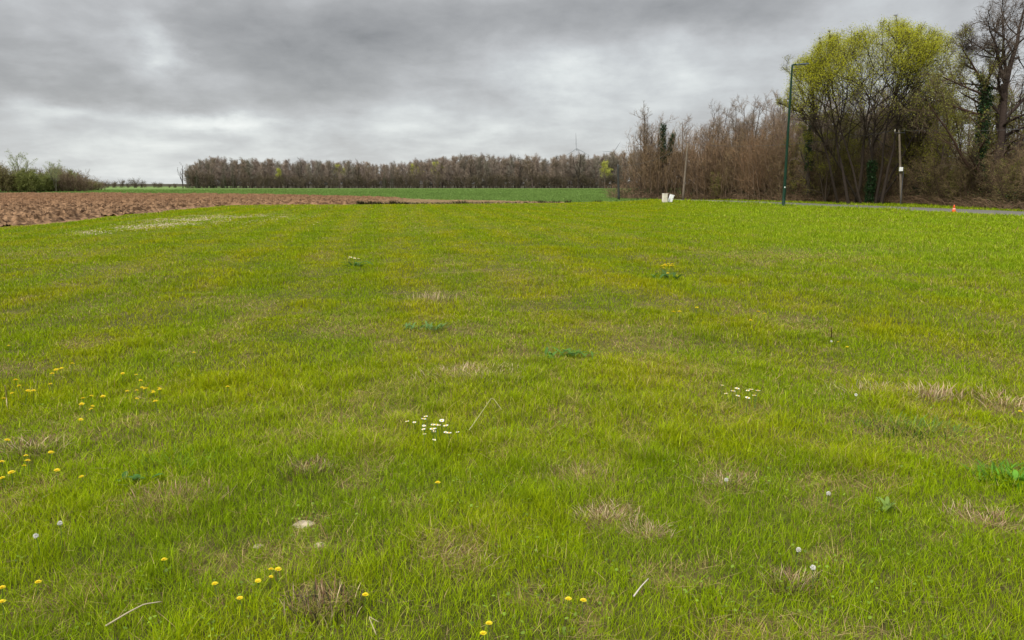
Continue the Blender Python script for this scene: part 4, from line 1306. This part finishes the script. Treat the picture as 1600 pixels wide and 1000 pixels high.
def flower(kind):
    rng = np.random.default_rng({'daisy': 1, 'dandelion': 2, 'seed': 3}[kind])
    nm = {'daisy': 'daisy', 'dandelion': 'dandelion', 'seed': 'seed_head'}[kind]
    r = empty(nm); r['category'] = 'flower'
    s = np.linspace(0, 1, 4); H = {'daisy': .085, 'dandelion': .10, 'seed': .13}[kind]
    mb = MB(); tubes(mb, np.stack([.008 * s ** 2, .004 * s, H * s], -1)[None], np.full((1, 4), .0016), 5, (.12, .20, .04)); mb.build('stem', M_leaf, r)
    c = np.array([.008, .004, H])
    if kind == 'seed':
        mb = MB(); n = 90; d = rng.normal(size=(n, 3)); d /= np.linalg.norm(d, axis=1, keepdims=True)
        P = np.stack([c + 0 * d, c + d * .011], 1); tubes(mb, P, np.full((n, 2), .0009), 3, (.75, .74, .68)); mb.build('seeds', M_petal, r)
        return r
    if kind == 'daisy':
        n, L, w, cl = 16, .0125, .0040, (.86, .86, .82)
    else:
        n, L, w, cl = 26, .0165, .0040, (.82, .68, .03)
    mb = MB()
    for lay in range(1 if kind == 'daisy' else 2):
        for k in range(n):
            a = k * 2 * math.pi / n + lay * .1; d = np.array([math.cos(a), math.sin(a), 0]); q = np.array([-d[1], d[0], 0]); l_ = L * (1 - .35 * lay) * rng.uniform(.85, 1.05)
            z = .001 + .004 * lay
            V = [c + q * w * .3 + [0, 0, z], c - q * w * .3 + [0, 0, z], c + d * l_ * .6 - q * w * .5 + [0, 0, z + .003], c + d * l_ + [0, 0, z + .002], c + d * l_ * .6 + q * w * .5 + [0, 0, z + .003]]
            mb.add(np.array(V), [[0, 1, 2, 3, 4]], np.array(cl) * rng.uniform(.85, 1.1))
    mb.build('petals', M_petal, r)
    if kind == 'daisy':
        mb = MB(); lathe(mb, [(.0045, 0), (.005, .003), (.003, .0055), (.0005, .006)], 8, c, (.75, .52, .03)); mb.build('eye', M_petal, r)
    else:
        mb = MB(); lathe(mb, [(.006, .003), (.005, .008), (.001, .009)], 8, c, (.75, .50, .015)); mb.build('eye', M_petal, r)
    return r


DA, DN, SE = flower('daisy'), flower('dandelion'), flower('seed')
fl = [
 (DA, [(642, 663), (649, 660), (670, 658), (656, 667), (664, 666), (668, 673), (672, 671), (677, 677), (681, 675), (691, 667), (688, 671), (663, 682), (678, 682), (684, 683), (696, 681), (705, 677), (701, 686), (717, 678), (675, 690)], 1.25,
  'white daisy in the loose cluster beside the bent straw', 'daisies beside the bent straw'),
 (DA, [(1128, 608), (1140, 619), (1149, 619), (1144, 622), (1151, 629), (1170, 616), (1175, 620), (1179, 626), (1181, 630), (1165, 636)], 1.35,
  'white daisy in the cluster above the brown patch on the right of the meadow', 'daisies above the brown patch'),
 (DA, [(544, 411), (552, 411), (546, 417), (553, 417), (559, 415)], 2.3, 'white daisy of the small far group by a dark green weed', 'daisies of the small far group'),
 (DN, [(1035, 424), (1040, 421), (1048, 424), (1044, 427), (1053, 420), (1038, 430), (1031, 432), (1046, 433), (1050, 422), (1041, 427)], 1.9,
  'yellow dandelion in the tight clump far out on the right of the meadow', 'dandelions of the far clump'),
 (DN, [(1053, 500), (1062, 499), (1087, 490), (1184, 497), (1195, 496), (1174, 509)], 1.35, 'yellow dandelion of the thin row between the far clump and the white daisies', 'dandelions of the thin row'),
 (DN, [(1313, 535), (1324, 542)], 1.0, 'yellow dandelion of the lone pair right of the thin row', 'lone pair of dandelions'),
 (DN, [(100, 578), (97, 581), (108, 577), (83, 585), (81, 591), (82, 603)], 1.05, 'yellow dandelion in the farthest small group on the left', 'dandelions of the farthest left group'),
 (DN, [(26, 604), (35, 609), (21, 616), (50, 615), (37, 621), (1, 631)], 1.1, 'yellow dandelion in the group next to the left edge by a dead stalk', 'dandelions by the dead stalk'),
 (DN, [(191, 588), (215, 586), (215, 598), (199, 614), (218, 611), (230, 609), (238, 613), (226, 617), (247, 609), (251, 614), (244, 618), (213, 617), (211, 627), (247, 639)], 1.0,
  'yellow dandelion in the largest scattered group on the left', 'dandelions of the largest group'),
 (DN, [(137, 622), (133, 631), (132, 640), (139, 636), (148, 645), (123, 664), (167, 625)], 1.05, 'yellow dandelion in the line between the left groups', 'dandelions of the middle line'),
 (DN, [(38, 716), (73, 718), (42, 729), (37, 733), (2, 704), (3, 730), (10, 754), (21, 752), (87, 745), (137, 752)], 1.05, 'yellow dandelion around the dark hollow by the left edge', 'dandelions around the dark hollow'),
 (DN, [(416, 902), (421, 898), (432, 903), (403, 915)], .78, 'yellow dandelion on the bare stony spot near the front', 'dandelions on the bare stony spot'),
]
for pr, pts, s, lb, gp in fl:
    for a, b in pts:
        p = G(a, b, .07); o = place(pr, (p[0], p[1], gz(p) - .01), rnd.uniform(0, 6), s * rnd.uniform(.8, 1.25), lb, gp)
        o.rotation_euler = (rnd.uniform(-.22, .22), rnd.uniform(-.22, .22), o.rotation_euler[2])
singles = [(DN, 257, 882, 'single yellow dandelion halfway between the fallen stick and the stones'), (DN, 58, 923, 'yellow dandelion standing alone left of the fallen stick'), (DN, 6, 953, 'yellow dandelion at the left edge, nearest the camera'),
           (DN, 2, 931, 'yellow dandelion cut by the left edge, behind the nearest one'), (DN, 379, 946, 'yellow dandelion between the fallen stick and the dark tussock'), (DN, 339, 921, 'small yellow dandelion left of the bare stony spot'), (DN, 762, 980, 'yellow dandelion at the bottom middle of the photo'),
           (DN, 752, 996, 'yellow dandelion on the bottom edge below its neighbour'), (DN, 683, 764, 'pale orange dandelion below the bent straw'), (DN, 887, 944, 'faded orange dandelion, left one of a pair near the short stick'), (DN, 910, 949, 'faded orange dandelion, right one of a pair near the short stick'),
           (DN, 570, 945, 'dull orange dandelion right of the dark tussock'), (DN, 1593, 647, 'yellow dandelion at the right edge by the bare straw patch'), (DN, 355, 607, 'yellow dandelion alone right of the largest group'), (DN, 14, 539, 'yellow dandelion alone high on the left edge'),
           (DN, 302, 556, 'tiny yellow dandelion alone in the left middle of the meadow'),
           (SE, 97, 845, 'white seed head at the lower left, farther of two'), (SE, 63, 865, 'white seed head at the lower left, nearer of two'), (SE, 1133, 764, 'white seed head on the right, in a ring of dead grass'), (SE, 1291, 791, 'white seed head left of the broad-leaved plant'),
           (SE, 1243, 881, 'white seed head above the dead tussock at the lower right'), (SE, 1271, 914, 'white seed head right of the dead tussock at the lower right'), (SE, 1338, 636, 'pale seed head left of the grey-green weed'), (SE, 1300, 539, 'white seed head beside the lone pair of dandelions'),
           (DA, 1173, 350, 'lone white daisy far out to the left of the street lamp'), (DA, 490, 358, 'white daisy far out near the ploughed field, left of two'), (DA, 497, 354, 'white daisy far out near the ploughed field, right of two')]
for pr, a, b, lb in singles:
    p = G(a, b, .07); s = .95 if b > 500 else 2.6
    if pr is DN and b > 860: s = .85
    place(pr, (p[0], p[1], gz(p) - .005), rnd.uniform(0, 6), s, lb, 'scattered single flowers')


def tuft(name, px, py, n, h, rad, cols, label, cat, splay=1.0, w=.003, up=.75):
    rng = np.random.default_rng(int(px * 7 + py))
    p = G(px, py); mb = MB()
    a = rng.uniform(0, 6.28, n); r = rad * 1.35 * rng.random(n) ** .7
    x = np.cos(a) * r; y = np.sin(a) * r * .8
    hh = h * rng.uniform(.35, 1.1, n); k = rng.integers(0, len(cols), n)
    c = np.array(cols)[k] * rng.uniform(.6, 1.25, n)[:, None]
    blades(mb, x, y, np.zeros(n), hh * up, w * rng.uniform(.6, 1.4, n), a + rng.normal(0, .8, n), hh * .35 * splay * rng.random(n), hh * .9 * splay * rng.random(n), c, 4)
    o = mb.build(name, M_dry); o.location = (p[0], p[1], gz(p) - .005)
    return tag(o, label, cat)


ST = (.46, .36, .21); BR = (.20, .12, .065); GR = (.11, .13, .025); DK = (.065, .05, .035); PK = (.36, .23, .15)
tuft('dead_tussock', 505, 965, 260, .12, .11, [DK, BR, ST, DK, GR], 'dark dead tussock of upright stalks at the bottom, left of the middle', 'tussock', .5, .0045)
tuft('dead_tussock', 487, 745, 260, .10, .13, [DK, BR, BR, ST], 'brown dead tussock in the left middle of the meadow', 'tussock', .8)
tuft('dead_grass_tuft', 950, 815, 380, .07, .13, [ST, PK, ST, BR], 'straw-coloured dead grass tuft right of the middle', 'grass tuft', 1.0)
tuft('dead_grass_tuft', 700, 885, 300, .06, .16, [PK, BR, GR, ST], 'pinkish brown dead grass patch at the lower middle', 'grass tuft', 1.2)
tuft('dead_grass_tuft', 1540, 830, 300, .08, .16, [ST, PK, BR], 'pinkish straw tuft near the lower right edge', 'grass tuft', 1.2)
tuft('dead_tussock', 1238, 925, 240, .10, .085, [PK, BR, DK, ST], 'narrow brown tussock under the seed heads at the lower right', 'tussock', .6)
tuft('dead_grass_tuft', 905, 752, 330, .09, .24, [BR, ST, GR, PK], 'thin brown grass tuft above the straw-coloured one', 'grass tuft', .8)
tuft('dead_grass_tuft', 745, 592, 700, .10, .38, [ST, GR, ST, (.25, .24, .09)], 'wide olive straw tussock above the bent straw', 'grass tuft', 1.2, .005)
tuft('dead_grass_tuft', 1375, 622, 400, .10, .32, [ST, ST, (.22, .24, .12), BR], 'wide pale straw patch in the right middle of the meadow', 'grass tuft', 1.1, .005)
tuft('dead_grass_tuft', 1458, 622, 220, .15, .15, [ST, PK], 'small tuft of upright straw stalks between two straw patches', 'grass tuft', .7, .005)
tuft('dead_grass_tuft', 1565, 632, 400, .11, .36, [ST, ST, PK], 'pale straw patch over bare earth at the right edge', 'grass tuft', 1.0, .005)
tuft('dead_grass_tuft', 678, 468, 200, .17, .26, [ST, GR, ST], 'tall thin straw tuft above the blue-green rosette', 'grass tuft', .5, .006)
tuft('dead_grass_tuft', 1140, 760, 300, .07, .13, [ST, GR, BR], 'ring of dead grass around a white seed head', 'grass tuft', 1.4)
tuft('dead_grass_tuft', 1015, 842, 260, .08, .09, [ST, PK, GR], 'small straw tuft right of the straw-coloured one', 'grass tuft', 1.2)
tuft('dead_grass_tuft', 45, 712, 420, .09, .17, [BR, DK, ST], 'dead grass around the dark hollow by the left edge', 'grass tuft', 1.2)
tuft('dead_grass_tuft', 280, 795, 420, .10, .20, [BR, PK, GR], 'brownish grass tuft left of the stones', 'grass tuft', .8)
tuft('green_grass_tussock', 1420, 680, 260, .10, .24, [(.08, .16, .03), (.12, .20, .03)], 'blue-green grass tussock in the right middle', 'grass tuft', 1.2, .006)
tuft('green_grass_tussock', 1590, 760, 200, .10, .15, [(.10, .24, .015), (.08, .19, .015)], 'bright green weed clump at the right edge', 'grass tuft', 1.2, .012)
tuft('green_grass_tussock', 280, 735, 260, .11, .24, [(.08, .16, .01), (.12, .21, .01)], 'darker lush grass clump in the left middle', 'grass tuft', .9, .005)
# far dark weeds at the meadow's edge
for k, (px, n, h, lb) in enumerate([(563, 500, .55, ''), (583, 420, .5, ''), (592, 300, .4, ''), (613, 350, .55, ''), (627, 260, .4, ''), (641, 200, .35, ''), (683, 200, .3, ''), (690, 160, .3, ''), (713, 260, .4, ''), (724, 300, .5, ''),
                                    (746, 200, .3, ''), (765, 200, .3, ''), (830, 160, .3, ''), (846, 320, .45, ''), (871, 240, .4, ''), (887, 260, .5, ''), (934, 180, .35, ''), (573, 300, .45, ''), (603, 260, .4, ''), (620, 200, .5, ''), (634, 240, .3, ''), (650, 160, .3, ''), (661, 200, .35, ''), (672, 160, .3, ''), (702, 200, .35, ''), (733, 220, .3, ''), (755, 160, .3, ''), (778, 160, .25, ''), (792, 160, .3, ''), (806, 140, .25, ''), (818, 200, .3, ''), (858, 200, .3, '')]):
    rng = np.random.default_rng(900 + k); py = np.interp(px, [560, 700, 890, 940], [319.4, 318.6, 316.8, 315.6])
    o = tuft('dark_weed', px, py, n // 4, h * .9, .20 + .22 * rng.random(), [(.045, .036, .02), (.07, .052, .028), (.05, .07, .02)], 'weed', 'weed', 1.0, .035)
    o['label'] = 'dark dead weed clump on the bank between meadow and brown field'; o['group'] = 'dark weeds along the far meadow edge'


def rosette(px, py, n, L, w, col, label, up=.35):
    rng = np.random.default_rng(int(px + py)); p = G(px, py)
    r = tag(empty('broadleaf_weed', (p[0], p[1], gz(p))), label, 'weed')
    for k in range(n):
        a = k * 2.4 + rng.uniform(-.3, .3); l_ = L * rng.uniform(.6, 1.1); d = np.array([math.cos(a), math.sin(a), 0]); q = np.array([-d[1], d[0], 0])
        s = np.linspace(0, 1, 6); V = []
        tilt = up * rng.uniform(.6, 1.4)
        sp_ = .35 if up > .6 else 1.0; off = np.array([rng.uniform(-.9, .9) * L, rng.uniform(-.6, .6) * L, 0]) * sp_
        for t in s:
            c = off + d * l_ * t * math.cos(tilt) + np.array([0, 0, l_ * math.sin(tilt) * (t * 1.5 - .7 * t * t)]) + [0, 0, .01]
            ww = w * (math.sin(math.pi * min(1, t * .92 + .08)) ** .8) * .5 + .001
            V += [c - q * ww + [0, 0, ww * .35], c, c + q * ww + [0, 0, ww * .35]]
        f = [[i * 3 + j, i * 3 + j + 1, i * 3 + j + 4, i * 3 + j + 3] for i in range(5) for j in (0, 1)]
        mb = MB(); mb.add(np.array(V), f, np.array(col) * rng.uniform(.75, 1.25)); mb.build('leaf', M_leaf, r, smooth=True)


rosette(650, 517, 20, .14, .018, (.11, .20, .045), 'blue-green thistle rosette, left half of the pair above the meadow middle', .5)
rosette(680, 517, 20, .14, .018, (.11, .20, .045), 'blue-green thistle rosette, right half of the pair above the meadow middle', .5)
rosette(905, 558, 22, .14, .020, (.10, .20, .02), 'dark green low weed right of the meadow middle', .5)
rosette(875, 562, 14, .16, .028, (.08, .18, .02), 'small green low weed just left of the dark green one', .5)
rosette(1385, 812, 10, .085, .018, (.22, .33, .06), 'pale green broad-leaved plant at the lower right', 1.0)
rosette(212, 765, 8, .09, .03, (.05, .14, .02), 'small broad-leaved weed left of the brown tuft', .5)
rosette(1590, 762, 7, .10, .025, (.12, .30, .02), 'fresh green weed at the right edge', .8)
rosette(565, 418, 16, .28, .05, (.07, .15, .02), 'dark green low weed beside the small far daisies', .4)
rosette(1040, 436, 16, .26, .05, (.07, .15, .02), 'dark leaves under the far dandelion clump', .5)


def stalk(name, pts, r, col, label, cat, mat=None):
    P = np.array(pts, float); t = np.linspace(0, len(P) - 1, 12); i = np.clip(t.astype(int), 0, len(P) - 2); f = (t - i)[:, None]
    Q = P[i] * (1 - f) + P[i + 1] * f
    mb = MB(); tubes(mb, Q[None], np.linspace(r, r * .55, 12)[None], 6, col, cap=True)
    return tag(mb.build(name, mat or M_dry, smooth=True), label, cat)


def clover():
    rng = np.random.default_rng(31); n = 9000
    r = np.exp(rng.uniform(np.log(1.7), np.log(9), n)); a = rng.uniform(-.8, .8, n)
    x = r * np.sin(a); y = r * np.cos(a)
    k = fbm(x * 2.3, y * 2.3, 61, 3) + rng.normal(0, .04, n) > .60; x, y = x[k], y[k]; n = len(x)
    pts = np.stack([x, y, zf(x, y) + rng.uniform(.02, .07, n)], -1)
    mb = MB(); N = 6; an = np.arange(N) * 2 * np.pi / N
    s = rng.uniform(.003, .0085, n); tx = rng.normal(0, .35, n); ty = rng.normal(0, .35, n)
    V = pts[:, None, :] + np.stack([np.cos(an)[None] * s[:, None], np.sin(an)[None] * s[:, None] * .8, (np.cos(an)[None] * tx[:, None] + np.sin(an)[None] * ty[:, None]) * s[:, None]], -1)
    c = np.array([.17, .26, .02]) * rng.uniform(.5, 1.3, n)[:, None]
    mb.add(V.reshape(-1, 3), np.arange(n * N).reshape(n, N), np.repeat(c, N, 0))
    tag(mb.build('clover', M_leaf), 'small round clover leaves growing low between the grass blades', 'clover', kind='stuff')


clover()


def lift(px, py, z): p = G(px, py, z); return p
stalk('straw_stalk', [lift(733, 672, .05), lift(752, 645, .09), lift(769, 620, .13), lift(784, 640, .09)], .0030, (.38, .36, .17), 'long bent pale straw arching over the grass beside the daisies', 'straw')
stalk('fallen_stick', [lift(165, 978, .055), lift(200, 957, .075), lift(225, 944, .08), lift(252, 940, .07)], .0034, (.42, .36, .24), 'thin pale stick lying on the grass at the lower left', 'stick')
stalk('fallen_stick', [lift(990, 932, .055), lift(1001, 917, .07), lift(1013, 904, .08)], .0035, (.52, .46, .38), 'short grey stick in the lower right middle', 'stick')
stalk('straw_stalk', [lift(588, 992, .05), lift(576, 963, .10), lift(592, 972, .08)], .0024, (.42, .37, .2), 'bent pale stalk right of the dark tussock', 'straw')
stalk('straw_stalk', [lift(11, 640, .0), lift(10, 620, .08), lift(8, 602, .2)], .0045, (.50, .40, .22), 'upright dead stalk at the left edge', 'straw')
stalk('straw_stalk', [lift(35, 716, .0), lift(33, 700, .07), lift(32, 688, .14)], .0045, (.50, .38, .22), 'short upright dead stalk in the dark hollow', 'straw')
stalk('straw_stalk', [lift(684, 488, .0), lift(685, 474, .15)], .006, (.60, .52, .24), 'pale stalk in the tall thin straw tuft', 'straw')
stalk('straw_stalk', [lift(1299, 530, .0), lift(1299, 512, .22)], .006, (.10, .06, .04), 'dark upright dead stalk by the lone pair of dandelions', 'straw')
for o in scn.objects:
    if '_used' in o: del o['_used']
